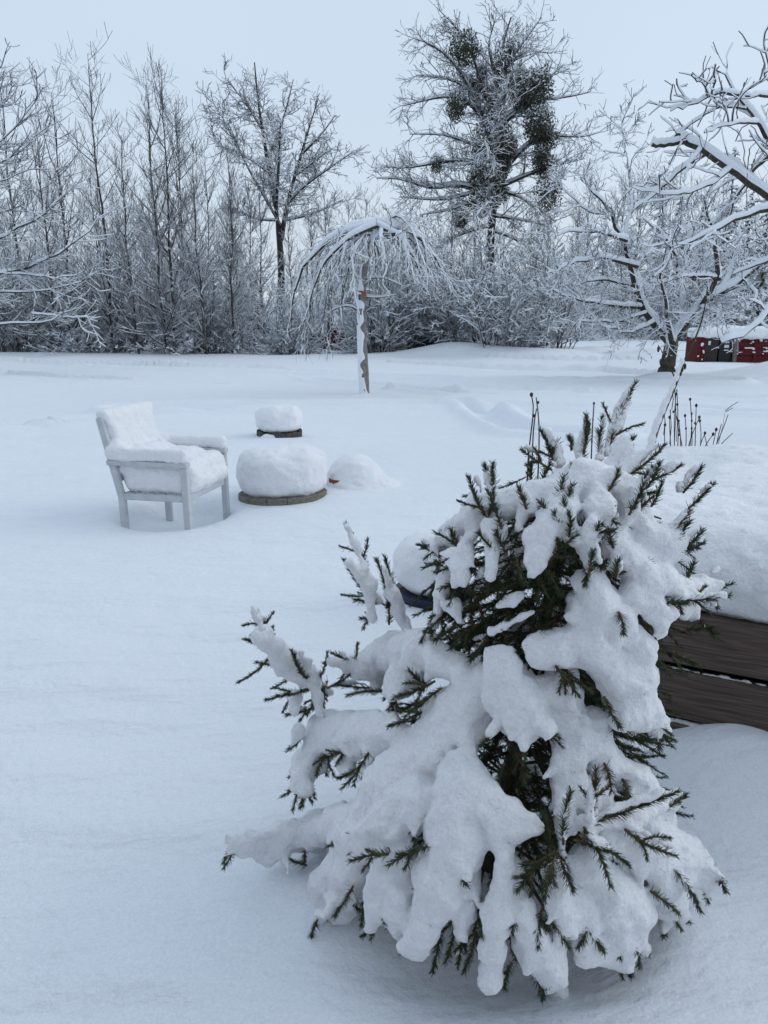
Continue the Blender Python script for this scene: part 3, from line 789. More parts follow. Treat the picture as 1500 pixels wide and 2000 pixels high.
        o = obj('mistletoe_clump', cl[i % 3], root, c-np.array(b), rnd_ang(rng)); o.scale = (r*rng.uniform(.8, 1.2), r*rng.uniform(.8, 1.2), r*rng.uniform(.9, 1.3))
mistletoe_tree()

# ---- near tree at the left edge, only its limbs reach into the picture
def left_limbs_tree():
    rng = np.random.default_rng(43); T = Tree(rng); Y = 23
    tk = limb([(-110, 760), (-112, 620), (-118, 500), (-112, 380), (-100, 250), (-80, 120), (-60, -10), (-50, -120)], Y, .22, .03, 16)
    L = [([(-114, 520), (-50, 492), (0, 460), (59, 438), (110, 400), (150, 350)], .09), ([(-114, 560), (-50, 545), (0, 534), (60, 521), (125, 489), (175, 452), (215, 400)], .10),
         ([(-10, 536), (30, 531), (88, 545), (170, 528)], .05), ([(-116, 590), (-40, 575), (20, 567), (107, 568), (160, 548), (210, 524)], .07),
         ([(-112, 640), (-30, 634), (40, 628), (99, 636), (133, 612), (168, 585)], .07), ([(60, 612), (130, 618), (190, 630)], .035),
         ([(-112, 430), (-40, 415), (30, 414), (90, 412)], .06), ([(-108, 350), (-50, 320), (0, 275), (50, 235), (85, 180)], .035),
         ([(-100, 270), (-50, 200), (-10, 150), (15, 90)], .03), ([(-105, 330), (-20, 330), (40, 300), (100, 240)], .03), ([(-110, 400), (-30, 372), (40, 330), (90, 330)], .03),
         ([(-100, 230), (-30, 215), (20, 190), (35, 160)], .025), ([(-114, 480, 0), (-100, 430, -2), (-60, 400, -4)], .07), ([(-114, 600, 0), (-150, 590, 2), (-220, 570, 3)], .07), ([(-108, 380, 0), (-180, 330, 1), (-250, 280, 2)], .07)]
    lp, lr = stack([limb(p, Y, r, .012, 12) for p, r in L])
    T.trunk(*stack([tk]), sides=9, H=(.02, .3, .1))
    lp = lp+.05*rng.normal(size=lp.shape)*np.linspace(0, 1, 12)[None, :, None]
    T.crown(lp[:7], lr[:7]*.7, 6, (.022, .6, .07), True, .2, cut=.6).crown(lp[7:], lr[7:], 6, (.006, .4, .04), True, .2, cut=.8)
    L1, R1 = sprout(rng, lp, lr, 6.0, .12, (42, 11), (.5, 1.6), 7, .3, .09, .011, .008, shape=.45)
    L2, R2 = sprout(rng, L1, R1, 4.5, .12, (42, 12), (.2, .7), 5, .2, .1, .010, .007, shape=.3)
    H = (.014, 1.0, .06)
    T.crown(L1, R1, 4, H).crown(L2, R2, 3, H)
    b = at_px(-110, Y)
    plant('near_bare_tree', T.meshes('left_limbs', sub=b), b, 0, 1, 'nearer tree at the left edge reaching in with long snow lined limbs', 'tree')
left_limbs_tree()

# ------------------------------------------------------------------ weeping tree on the lawn
def weeping_tree():
    rng = np.random.default_rng(44); T = Tree(rng); Y = 15.6
    b = G(712, 775); b[2] = gh(b[0], b[1])
    tk = limb([(713, 790), (711, 735), (708, 680), (706, 625), (706, 575), (711, 525), (722, 475), (735, 438)], Y, .100, .045, 18, .082)
    T.trunk(tk[0][None], (tk[1]*(1+.06*rng.normal(size=18)))[None], 12)
    top = P(735, 440, Y)
    lb = [limb([(735, 440), (690, 446), (640, 468), (605, 498), (580, 545), (566, 610), (562, 665)], Y-.15, .06, .010, 14),
          limb([(735, 440), (700, 452), (660, 480), (625, 520), (602, 580), (590, 640)], Y-.6, .05, .008, 14),
          limb([(735, 440), (790, 445), (825, 465), (850, 500), (868, 545)], Y, .06, .010, 14),
          limb([(735, 440), (775, 455), (805, 490), (825, 540), (840, 590)], Y-.5, .045, .008, 14)]
    for k in range(17):
        a = 2*math.pi*k/17 + rng.uniform(-.15, .15); rad = rng.uniform(1.0, 1.5); zt = rng.uniform(1.7, 2.4) if math.cos(a) > -.25 else rng.uniform(.9, 1.6)
        d = np.array([math.cos(a), math.sin(a), 0])
        pts = [top-[0, 0, rng.uniform(0, .25)], top+d*rad*.3+[0, 0, rng.uniform(-.12, .08)], top+d*rad*.62+[0, 0, rng.uniform(-.3, -.05)], top+d*rad*.86+[0, 0, -.55], top+d*rad*.98+[0, 0, -1.0], np.array([top[0]+d[0]*rad*1.02, top[1]+d[1]*rad*1.02, zt])]
        pts = [pts[0]]+[q+rng.normal(0, .07, 3) for q in pts[1:]]
        lb.append(poly(pts, [.030, .005], 14))
    lp, lr = stack(lb)
    lp = lp+.03*rng.normal(size=lp.shape)*np.linspace(0, 1, 14)[None, :, None]
    T.crown(lp, lr, 6, (.016, 1.1, .08), True, cut=.9)
    L1, R1 = sprout(rng, lp, lr, 10.0, .10, (36, 16), (.25, .85), 8, -.9, .19, .008, .0055, shape=.35)
    L2, R2 = sprout(rng, L1, R1, 5.0, .1, (42, 16), (.15, .5), 5, -.6, .24, .009, .004, shape=.3)
    L3, R3 = sprout(rng, L2, R2, 3.5, .1, (50, 16), (.06, .2), 3, -.2, .25, .014, .003, shape=.2)
    def low(a, b):
        k = (a[:, :, 2].min(1) > np.where(a[:, -1, 0] > b0x-.55, 1.75, .6)); return a[k], b[k]
    b0x = b[0]
    (L1, R1), (L2, R2), (L3, R3) = low(L1, R1), low(L2, R2), low(L3, R3)
    H = (.005, 1.0, .03)
    T.crown(L1, R1, 4, H, cut=.75).crown(L2, R2, 3, H).crown(L3, R3, 3, H)
    S, SR = stack([limb([(706, 612), (690, 596), (660, 598), (635, 615)], Y, .025, .008, 8), limb([(712, 580), (740, 582), (775, 575)], Y, .02, .006, 8), limb([(712, 545), (745, 540), (790, 560)], Y, .02, .006, 8)])
    T.crown(S, SR, 5, (.02, .8, .05))
    # snow plastered on the windward side of the trunk, ragged edge
    n, m = 90, 14
    pp, rr = poly(tk[0], list(tk[1]), n)
    V = []
    for i in range(n):
        e0 = 150+50*float(noise3(np.array([i*.2]), np.array([.2]), np.array([.7]), 1.0, 3)[0]); e1 = 272+60*float(noise3(np.array([i*.27]), np.array([.9]), np.array([.1]), 1.0, 5)[0])
        for j in range(m):
            a = math.radians(e0+(e1-e0)*j/(m-1)); bulge = .018*max(0.0, math.sin(math.pi*j/(m-1)))**.6-.004
            V.append(pp[i]+(rr[i]*1.07+bulge)*np.array([math.cos(a), math.sin(a), 0]))
    gq = grid_quads(1, n, m, False)
    qc = np.asarray(V)[gq].mean(1); keepq = noise3(qc[:, 0], qc[:, 1], qc[:, 2], 11, 4) > -.70
    T.sn.add(V, gq[keepq])
    root = plant('weeping_tree', T.meshes('weeping', 'bark_pale', 'bark', sub=b), b, 0, 1, 'umbrella shaped weeping tree with bare pale trunk on the open lawn', 'tree')
    # thick cap on the crown and graft wound
    s = SDF(top-[1.0, .8, .6], top+[1.0, .8, .4], .022)
    for a, c, r0, r1 in (((735, 432), (690, 438), .085, .07), ((690, 438), (645, 460), .07, .045), ((645, 460), (612, 486), .045, .03), ((735, 430), (785, 436), .085, .08), ((785, 436), (830, 462), .06, .035), ((735, 436), (722, 490), .07, .03), ((760, 428), (790, 432), .10, .06)):
        s.capsule(P(*a, Y-.05), P(*c, Y-.12), r0, r1, .05)
    s.lumps((9, .02, 1), (22, .008, 2))
    s.build('snow_cap', M['snowc'], root, .004, sink=b)
    w = MB(); c = P(709, 572, Y)-b
    w.tube([c+[-.085, -.062, .03], c+[-.02, -.112, .012], c+[.04, -.108, -.012], c+[.06, -.098, -.055], c+[.062, -.095, -.10]], [.012, .02, .023, .018, .010], 7)
    o = w.build('bark_wound', M['wound'], root, smooth=True); o['label'] = 'raw red bark wound near the top of the trunk'
weeping_tree()

# ------------------------------------------------------------------ apple tree and the near tree at the right edge
def snow_tree(seed, Y, tk, limbs, name, label, dens=1.0, tw=1.0, base=None, Hm=1.0, jit=.035):
    rng = np.random.default_rng(seed); T = Tree(rng)
    T.trunk(*stack([limb(*t) for t in tk]), sides=12, H=(.03, .35, .12), fine=True)
    lp, lr = stack([limb(p, Y, r0, r1, 14) for p, r0, r1 in limbs])
    lp = lp + jit*rng.normal(size=lp.shape)*np.linspace(0, 1, 14)[None, :, None]
    lp, lr = np.concatenate([lp, lp[:, -1:]*1.0+(lp[:, -1:]-lp[:, -2:-1])*.06], 1), np.concatenate([lr, lr[:, -1:]*.15], 1)
    L1, R1 = sprout(rng, lp, lr, 3.6*dens, .15, (55, 14), (.5*tw, 1.35*tw), 7, .15, .20, .012, .008, shape=.4)
    L2, R2 = sprout(rng, L1, R1, 5.0*dens, .1, (52, 16), (.2*tw, .6*tw), 5, .08, .22, .012, .005, shape=.3)
    L3, R3 = sprout(rng, L2, R2, 5.0*dens, .1, (52, 16), (.08*tw, .30*tw), 3, .1, .2, .016, .005, shape=.2)
    T.crown(lp, lr, 8, (.045*Hm, .75, .14*Hm), True, .2, cut=.6)
    T.crown(L1, R1, 5, (.022*Hm, 1.2, .07*Hm), True, .22, cut=.6).crown(L2, R2, 4, (.014*Hm, 1.3, .05*Hm), False, .28, cut=.6).crown(L3, R3, 3, (.010*Hm, 1.2, .04*Hm), False, .3)
    U, UR = sprout(rng, lp, lr, .9*dens, .4, (80, 20), (.4*tw, 1.0*tw), 5, .9, .06, .007, .004, side_up=1.4, shape=.2)   # water shoots
    T.crown(U, UR, 4)
    b = np.array(base)
    return plant(name, T.meshes(name, 'bark', 'bark', sub=b), b, 0, 1, label, 'tree')

ab = G(1302, 742); ab[2] = gh(ab[0], ab[1])
snow_tree(51, 20.2, [([(1298, 756), (1300, 738), (1303, 718), (1308, 690), (1313, 662)], 20.2, .30, .16, 14, .19)],
    [([(1312, 672), (1295, 648), (1272, 628), (1250, 600), (1238, 540), (1218, 462), (1190, 412), (1168, 380), (1140, 345)], .13, .02),
     ([(1312, 670), (1335, 632), (1365, 597), (1410, 568), (1455, 545), (1505, 500), (1560, 470)], .13, .03),
     ([(1225, 470, -.5), (1160, 450, -.8), (1090, 458, -1)], .05, .012), ([(1245, 520, -.3), (1172, 500, -.8), (1070, 530, -1.2)], .06, .012),
     ([(1252, 600, 0), (1190, 596, -.6), (1130, 586, -.9), (1062, 566, -1)], .06, .012), ([(1245, 560, .3), (1180, 545, .5), (1100, 556, .9)], .05, .012),
     ([(1260, 612, -.2), (1200, 630, -.7), (1120, 628, -1)], .05, .010), ([(1275, 630, -.3), (1230, 650, -1), (1180, 640, -1.5)], .04, .01),
     ([(1370, 595, -.2), (1405, 540, -.6), (1395, 470, -.9), (1375, 385, -1)], .08, .02), ([(1405, 543, -.5), (1350, 536, -1), (1300, 550, -1.4), (1250, 556, -1.6)], .06, .012),
     ([(1238, 530, 0), (1270, 480, .5), (1300, 420, .8), (1310, 350, 1)], .06, .012), ([(1218, 465, 0), (1235, 400, .4), (1230, 330, .6), (1212, 250, .8)], .04, .008),
     ([(1335, 632, 0), (1330, 560, .8), (1340, 480, 1.2), (1360, 400, 1.5)], .07, .012), ([(1312, 668, 0), (1300, 610, -1.2), (1290, 540, -1.8), (1300, 480, -2)], .07, .012),
     ([(1410, 568, 0), (1440, 500, .6), (1450, 430, 1)], .06, .012), ([(1455, 545, 0), (1480, 580, -.6), (1450, 610, -1.2)], .04, .01),
     ([(1250, 600, 0), (1255, 560, 1.5), (1230, 500, 2.4)], .05, .01), ([(1365, 597, 0), (1400, 610, -1.2), (1420, 640, -1.8)], .035, .008),
     ([(1195, 420, 0), (1150, 415, .3), (1110, 380, .5), (1085, 350, .6)], .035, .008), ([(1320, 500, .5), (1290, 450, .2), (1240, 420, 0)], .035, .008)],
    'apple_tree', 'old apple tree with short leaning trunk and thick snow on its limbs', 1.75, 1.0, ab)
nb = G(1640, 880); nb[2] = gh(nb[0], nb[1])
NY = float(nb[1])
snow_tree(52, NY, [([(1640, 900), (1635, 720), (1622, 560), (1600, 470)], NY, .16, .12, 10)],
    [([(1602, 480), (1545, 418), (1488, 372), (1425, 330), (1368, 292), (1322, 264)], .050, .034),
     ([(1338, 276), (1305, 281), (1272, 284)], .030, .026),
     ([(1602, 480), (1560, 400), (1515, 310), (1478, 235), (1443, 182), (1415, 150)], .06, .008),
     ([(1446, 186, 0), (1400, 178, -.1), (1352, 204, -.2), (1312, 216, -.3)], .022, .007), ([(1500, 187, .2), (1470, 186, 0), (1440, 190, 0)], .022, .012),
     ([(1460, 212, 0), (1410, 206, .2), (1365, 230, .3), (1330, 255, .4)], .018, .006), ([(1480, 240, 0), (1430, 240, -.3), (1375, 262, -.5)], .018, .006),
     ([(1602, 470), (1570, 330, .3), (1520, 190, .5), (1490, 90, .6)], .05, .010),
     ([(1600, 460, 0), (1540, 400, -.5), (1500, 408, -.6), (1435, 424, -.8), (1385, 460, -.9), (1318, 482, -1)], .055, .010),
     ([(1488, 372, 0), (1440, 318, .3), (1400, 300, .5), (1360, 300, .6)], .03, .008), ([(1425, 330, 0), (1390, 360, -.3), (1340, 378, -.5), (1290, 380, -.6)], .026, .006),
     ([(1380, 300, 0), (1330, 330, .2), (1290, 370, .3), (1240, 410, .4)], .022, .006),
     ([(1615, 540, 0), (1560, 560, -.4), (1502, 590, -.6), (1488, 640, -.7), (1440, 662, -.8), (1408, 668, -.9)], .045, .010),
     ([(1610, 520, 0), (1550, 500, .5), (1490, 510, .8), (1430, 540, 1)], .04, .008), ([(1368, 292, 0), (1345, 320, -.3), (1335, 360, -.4)], .014, .005),
     ([(1510, 300, 0), (1470, 330, .6), (1430, 400, .9), (1410, 470, 1)], .025, .006)],
    'pruned_fruit_tree', 'near fruit tree at the right edge with thick sawn off limb under snow', 1.0, .60, nb, .75, .012)

# ------------------------------------------------------------------ red building far behind the wood
def red_barn():
    Y = 50; x0, x1 = (470-750)/1500*Y/1.017, (700-750)/1500*Y/1.017; zb = -1.15
    t = thing('red_barn', 'low dark red building with snowy roof seen through the trees', 'building', ((x0+x1)/2, Y, zb))
    w = x1-x0
    bw = MB(); bw.box(-w/2, w/2, 0, 4.5, -.1, 2.25); wall = bw.build('wall', M['red'], t)
    for k in range(26):
        q = MB(); x = -w/2+(k+.5)*w/26; q.box(x-.13, x+.13, -.035, -.004, 0, 2.2); q.build('board', M['red'], wall)
    rf = MB(); rf.add([(-w/2-.4, -.5, 2.2), (w/2+.4, -.5, 2.2), (w/2+.4, 2.25, 3.7), (-w/2-.4, 2.25, 3.7), (w/2+.4, 5, 2.2), (-w/2-.4, 5, 2.2),
                       (-w/2-.4, -.5, 2.45), (w/2+.4, -.5, 2.45), (w/2+.4, 2.25, 3.98), (-w/2-.4, 2.25, 3.98), (w/2+.4, 5, 2.45), (-w/2-.4, 5, 2.45)],
                      [(0, 1, 7, 6), (6, 7, 8, 9), (9, 8, 10, 11), (4, 5, 11, 10), (0, 3, 2, 1), (3, 5, 4, 2), (0, 6, 9, 3), (3, 9, 11, 5), (1, 2, 8, 7), (2, 4, 10, 8)])
    rf.build('snowy_roof', M['snow'], t)
    for fx in (-.3, .12):
        d = MB(); d.box(fx*w-.5, fx*w+.5, -.06, -.037, .9, 1.9); o = d.build('window', M['binblack'], wall)
red_barn()

# ------------------------------------------------------------------ red bin shelter
def bin_shelter():
    Y = BIN_O[1]; s = Y/1.017/1500                    # metres per photo pixel there
    def X(px): return (px-750)*s
    z0 = gh(X(1400), Y)
    t = thing('bin_shelter', 'red board shelter for rubbish bins with thick snow on its lids', 'shelter', (X(1430), Y, z0))
    o = np.array([X(1430), Y, z0])
    def part(name, mat, *boxes, parent=t):
        b = MB()
        for bx in boxes: b.box(*bx)
        return b.build(name, mat, parent)
    def lx(px): return X(px)-o[0]
    H = 50*s
    # left side: two narrow red boards, end panel going back
    for a, c in ((1359, 1366), (1367, 1374)): part('board', M['red'], (lx(a), lx(c), -.03, .03, -.25, H*.97))
    part('side_panel', M['red'], (lx(1359), lx(1361), .035, 1.0, -.25, H*.95))
    part('back_panel', M['red'], (lx(1359), lx(1600), 1.0, 1.04, -.25, H*.95))
    part('post', M['post'], (lx(1429), lx(1436), -.06, .04, -.25, H*.93))
    for k in range(5): part('board', M['red'], (lx(1437), lx(1600), -.02+.006*(k % 2), .03+.006*(k % 2), -.25+k*.235, -.03+k*.235))
    for k, px in enumerate((1468, 1506, 1545)): part('post', M['red'], (lx(px), lx(px+6), -.065, -.028, -.25, H*.9))
    part('lid', M['red'], (lx(1434), lx(1602), -.1, 1.1, H*.93, H*.97))
    # snow on the lids and clinging to the boards
    q = SDF(o+[lx(1350), -.5, -.1], o+[lx(1560), 1.3, H+.6], .035)
    q.rbox(o+[(lx(1359)+lx(1402))/2, .4, H+.10], (lx(1402)-lx(1359), .0, 0)+np.array([-(lx(1402)-lx(1359))/2+.06, .60, .17]), .12, k=.06)
    q.rbox(o+[(lx(1420)+lx(1560))/2+.6, .45, H+.10], (2.0, .70, .20), .15, k=.1)
    q.ell(o+[lx(1418), .6, H+.20], (.55, .5, .16), .12)
    rr = np.random.default_rng(5)
    for k in range(30):
        c = o+[rr.uniform(lx(1436), lx(1500)), -.03, rr.uniform(.15, .82)]
        q.ell(c, (rr.uniform(.015, .07)**1.0, .045, rr.uniform(.015, .035)), .02)
    for k in range(7): q.ell(o+[rr.uniform(lx(1360), lx(1373)), -.035, rr.uniform(.1, .9)*H], (.04, .05, .05), .02)
    q.lumps((5, .03, 1), (14, .012, 3))
    q.build('snow_cover', M['snowc'], t, .004, sink=o)
    # two wheeled bins
    def wbin(px0, px1, hh, mat, label, lab):
        w = (px1-px0)*s; c = np.array([X((px0+px1)/2), Y+.28, z0])
        r = thing('wheeled_bin', label, 'bin', c, 0)
        body = MB()
        V = [(-w*.44, -.22, -.15), (w*.44, -.22, -.15), (w*.44, .22, -.15), (-w*.44, .22, -.15), (-w*.49, -.26, hh), (w*.49, -.26, hh), (w*.49, .26, hh), (-w*.49, .26, hh)]
        body.add(V, [(0, 1, 5, 4), (1, 2, 6, 5), (2, 3, 7, 6), (3, 0, 4, 7), (0, 3, 2, 1), (4, 5, 6, 7)]); body.build('body', mat, r)
        MB().box(-w*.5, w*.5, -.30, .28, hh+.004, hh+.05, .02).build('lid', mat, r)
        MB().box(-w*.5, w*.5, -.29, -.262, hh-.05, hh-.004).build('rim', mat, r)
        for sx in (-1, 1):
            wh = MB(); wh.lathe((0, 0, 0), [(.02, -.03), (.09, -.03), (.1, -.02), (.1, .02), (.09, .03), (.02, .03)], 16)
            k = wh.build('wheel', M['binblack'], r, (sx*w*.4, .24, .02)); k.rotation_euler = (0, math.pi/2, 0)
        if lab == 1: MB().box(-w*.30, -w*.12, -.285, -.272, hh-.26, hh-.12).build('label_sticker', M['label'], r)
        else:
            for a, c2 in ((.10, .16), (.22, .32), (.38, .42)): MB().box(-w*.15, w*.20, -.285, -.272, hh-c2, hh-a).build('label_sticker', M['label'], r)
    wbin(1374, 1401, H*.94, M['binbrown'], 'brown wheeled bin with small white sticker in the red shelter', 1)
    wbin(1402, 1428, H*.90, M['binblack'], 'black wheeled bin beside the brown one in the red shelter', 2)
bin_shelter()

# post at the end of the clearing
fp = at_px(1127, 58)
mbp = MB(); mbp.bar((0, 0, -.2), (.05, 0, 2.3), .09, .09); mbp.bar((0, 0, 2.28), (.05, 0, 2.40), .11, .11)
tag(mbp.build('fence_post', M['label'], None, fp), 'slim pale post standing at the end of the clearing', 'post')

# ------------------------------------------------------------------ garden chair
def sdf_cyl(s, c, R, z0, z1, rr, k=.02, flare=0.0):
    """round cushion with rounded top rim"""
    c = np.asarray(c, float)
    w = s.win(c+[-R-.06, -R-.06, z0-.06], c+[R+.06, R+.06, z1+.06])
    sl, X, Y, Z = w
    z = Z-c[2]-(z0+z1)/2+0*X
    q = np.hypot(X-c[0], Y-c[1])*(1+flare*(Z-c[2]-z0)/(z1-z0))
    a, b = q-R+rr+0*Z, np.abs(z)-(z1-z0)/2+rr
    d = np.sqrt(np.maximum(a, 0)**2+np.maximum(b, 0)**2)+np.minimum(np.maximum(a, b), 0)-rr
    s.smin(sl, d.astype(np.float32), k)

def chair():
    t = thing('garden_armchair', 'grey white wooden garden armchair filled with deep snow', 'chair', (CH_C[0], CH_C[1], 0), CH_A)
    m = M['paint']; sd = (0, 1, 0)
    def part(name, *bars):
        b = MB()
        for a, c, w, d in bars: b.bar(a, c, w, d, sd if abs(a[0]-c[0])+abs(a[2]-c[2]) > .001 else (1, 0, 0), .005)
        return b.build(name, m, t)
    for s in (-1, 1):
        y = .335*s
        part('front_leg', ((.262, y, -.30), (.255, y, .4495), .042, .050))
        part('rear_leg', ((-.238, y, -.30), (-.245, y, .225), .042, .050), ((-.242, y, .20), (-.372, y, .79), .040, .050))
        part('armrest', ((-.335, y, .468), (.287, y, .468), .062, .036))
        part('side_rail', ((-.225, y, .222), (.233, y, .222), .030, .045))
    part('front_rail', ((.252, -.311, .222), (.252, .311, .222), .030, .048))
    part('rear_rail', ((-.232, -.311, .222), (-.232, .311, .222), .030, .045))
    for k in range(6): part('seat_slat', ((-.20+k*.082, -.311, .238), (-.20+k*.082, .311, .238), .066, .016))
    for k in range(5):
        z = .36+k*.10; part('back_slat', ((-.275-.22*(z-.35), -.311, z), (-.275-.22*(z-.35), .311, z), .018, .075))
    s = SDF((-.52, -.45, .15), (.42, .45, .95), .0095)
    s.rbox((.02, 0, .355), (.278, .312, .125), .08, k=.03)
    s.rbox((-.06, 0, .385), (.21, .30, .13), .09, k=.05)
    s.rbox((-.315, 0, .60), (.055, .315, .225), .045, tilt=-.22, k=.05)
    s.rbox((-.362, 0, .80), (.05, .345, .040), .035, k=.03)
    s.ell((-.20, 0, .46), (.10, .27, .10), .06)
    for sg in (-1, 1):
        s.rbox((-.02, sg*.335, .530), (.305, .038, .048), .034, k=.02)
        s.capsule((-.30, sg*.31, .55), (-.24, sg*.31, .54), .055, .05, .05)
    s.capsule((.27, -.22, .33), (.27, .22, .33), .05, .05, .05)
    s.lumps((12, .009, 1), (30, .005, 2), (75, .003, 4))
    s.build('snow_cover', M['snowc'], t, .002)
chair()

# ------------------------------------------------------------------ snow-capped tubs
def ring_planter():
    c = np.array([-.855, 6.34, gh(-.855, 5.96)-.022])
    t = thing('round_planter', 'low round stone ring beside the chair under a huge domed snow cap', 'planter', c)
    n = 14
    for k in range(n):                     # ring of curved stones
        a0, a1 = 2*math.pi*k/n+.006, 2*math.pi*(k+1)/n-.006
        V = []; Q = []
        for i in range(5):
            a = a0+(a1-a0)*i/4
            for r, z in ((.372, -.2), (.372, .052), (.366, .058), (.30, .058), (.30, -.2)): V.append((r*math.cos(a), r*math.sin(a), z+.018*math.sin(a+2.6)))
        for i in range(4):
            for j in range(4): Q.append((i*5+j, i*5+5+j, i*5+6+j, i*5+1+j))
        Q += [(0, 1, 2, 3), (23, 22, 21, 20)]
        MB().add(V, Q, [(0, 3, 4), (24, 23, 20)]).build('ring_stone', M['concrete'], t)
    s = SDF((-.5, -.5, -.05), (.5, .5, .55), .0105)
    sdf_cyl(s, (0, 0, 0), .384, .030, .420, .17, .03, .05)
    s.ell((.04, -.03, .34), (.27, .27, .09), .08)
    s.lumps((7, .018, 1), (20, .007, 2), (60, .003, 4))
    s.build('snow_cap', M['snowc'], t, .002)
ring_planter()

def dark_tub():
    c = np.array([-1.31, 9.58, 0.])
    t = thing('round_tub', 'small dark stave tub under a tall snow cap behind the round planter', 'tub', c)
    n = 22
    for k in range(n):
        a0, a1 = 2*math.pi*k/n+.012, 2*math.pi*(k+1)/n-.012
        V = []
        for a in (a0, (a0+a1)/2, a1):
            for r, z in ((.272, -.25), (.284, .125), (.25, .125), (.24, -.25)): V.append((r*math.cos(a), r*math.sin(a), z+.01*math.sin(k*2.1)))
        Q = []
        for i in range(2):
            for j in range(4): Q.append((i*4+j, i*4+4+j, i*4+4+(j+1) % 4, i*4+(j+1) % 4))
        Q += [(0, 1, 2, 3), (11, 10, 9, 8)]
        MB().add(V, Q).build('stave', M['darktub'], t)
    s = SDF((-.42, -.42, .0), (.42, .42, .52), .012)
    sdf_cyl(s, (0, 0, 0), .292, .118, .415, .12, .03, .05)
    s.ell((0, 0, .34), (.2, .2, .09), .08)
    s.ell((-.12, -.285, .075), (.11, .04, .06), .03)
    s.lumps((8, .016, 1), (22, .006, 2), (60, .003, 4))
    s.build('snow_cap', M['snowc'], t, .002)
dark_tub()

def small_pot():
    c = np.array([-.30, 6.72, gh(-.30, 6.72)])
    t = thing('clay_pot', 'small snow buried mound with a rust brown pot edge showing', 'pot', c)
    b = MB(); b.lathe((-.07, -.06, -.03), [(.09, -.12), (.112, .05), (.118, .05), (.118, .075), (.105, .075), (.095, .0)], 28, False); b.build('pot', M['terra'], t, smooth=True)
    s = SDF((-.5, -.5, -.15), (.9, .6, .5), .0125)
    s.ell((.02, .02, .08), (.195, .19, .17), .04)
    s.ell((.08, .06, .03), (.21, .20, .12), .12)
    s.ell((.08, .06, -.09), (.36, .30, .09), .14)
    s.cutcap((-.195, -.165, .01), (-.17, -.165, .015), .026)
    s.lumps((7, .016, 3), (22, .006, 2), (60, .003, 4))
    s.build('snow_cap', M['snowc'], t, .002)
small_pot()

def navy_pot():
    c = np.array([.262, 3.87, -.03])
    t = thing('navy_pot', 'dark navy ribbed pot under a rounded snow cap behind the spruce', 'pot', c)
    b = MB(); b.lathe((0, 0, 0), [(.185, -.2), (.198, .03), (.206, .034), (.206, .048), (.200, .052), (.205, .085), (.212, .09), (.208, .10), (.18, .10)], 40, True); b.build('pot', M['navy'], t, smooth=True)
    s = SDF((-.33, -.33, .0), (.33, .33, .5), .009)
    sdf_cyl(s, (0, 0, 0), .218, .095, .385, .13, .02, .10)
    s.ell((0, 0, .31), (.15, .15, .08), .06)
    s.lumps((9, .016, 1), (22, .006, 2), (70, .003, 4))
    s.build('snow_cap', M['snowc'], t, .002)
navy_pot()

# ------------------------------------------------------------------ raised garden bed of dark boards
def garden_bed():
    ang = math.atan2(WALL_D[1], WALL_D[0]); Lx, Ly = 2.7, 1.85
    t = thing('raised_garden_bed', 'raised bed of dark brown boards piled with thick snow behind the spruce', 'garden bed', (WALL_C[0], WALL_C[1], 0), ang)
    rows = [(-.10, .135), (.158, .325), (.350, .528)]
    def board(x0, x1, y0, y1, z0, z1, turn=False):
        b = MB(); cx, cy, cz = (x0+x1)/2, (y0+y1)/2, (z0+z1)/2
        lx, ly, lz = x1-x0, y1-y0, z1-z0
        if turn: lx, ly = ly, lx
        b.bar((-lx/2, 0, 0), (lx/2, 0, 0), ly, lz, (0, 1, 0), .005)
        return b.build('board', M['plank'], t, (cx, cy, cz), math.pi/2 if turn else 0)
    for z0, z1 in rows:
        board(0, Lx, 0, .045, z0, z1); board(0, Lx, Ly-.045, Ly, z0, z1)
        board(0, .045, .048, Ly-.048, z0, z1, True); board(Lx-.045, Lx, .048, Ly-.048, z0, z1, True)
    for x, y in ((.09, .09), (.735, .09), (1.45, .09), (2.6, .09), (.09, Ly-.09), (1.35, Ly-.09), (2.6, Ly-.09)):
        MB().bar((x, y, -.2), (x, y, .50), .085, .085).build('post', M['plank'], t)
    MB().box(.10, Lx-.10, .14, Ly-.14, -.1, .50).build('soil_core', M['binblack'], t)
    MB().box(.31, .50, .05, .07, .10, .20).build('inner_board', M['rust'], t)
    # snow left along the top edge of the lower boards
    s = SDF((-.05, -.05, .08), (1.6, .12, .40), .006)
    rr = np.random.default_rng(8)
    for z0, z1 in rows[:2]:
        x = .0
        while x < 1.45:
            st = rr.uniform(.03, .08); r = rr.uniform(.005, .011) if z1 < .2 else rr.uniform(.003, .006)
            s.capsule((x, .020+rr.uniform(-.006, .006), z1+.002), (x+st*1.2, .020+rr.uniform(-.006, .006), z1+.002), r, r, .008); x += st
    s.lumps((70, .003, 1)); s.build('edge_snow', M['snowc'], t, .0015)
    s = SDF((-.15, -.15, .42), (Lx+.12, Ly+.15, .98), .0125)
    s.rbox((Lx/2, Ly/2, .66), (Lx/2+.035, Ly/2+.035, .145), .135, k=.05)
    s.rbox((Lx/2+.1, Ly/2+.15, .72), (Lx/2-.25, Ly/2-.3, .10), .10, k=.12)
    s.ell((.55, .25, .72), (.45, .25, .10), .10); s.ell((1.5, .3, .70), (.5, .2, .12), .10)
    s.lumps((3, .03, 1), (9, .014, 2), (26, .007, 3), (55, .004, 4))
    # crumbly lower rim
    s.build('snow_cover', M['snowc'], t, .003)
    return t
garden_bed()

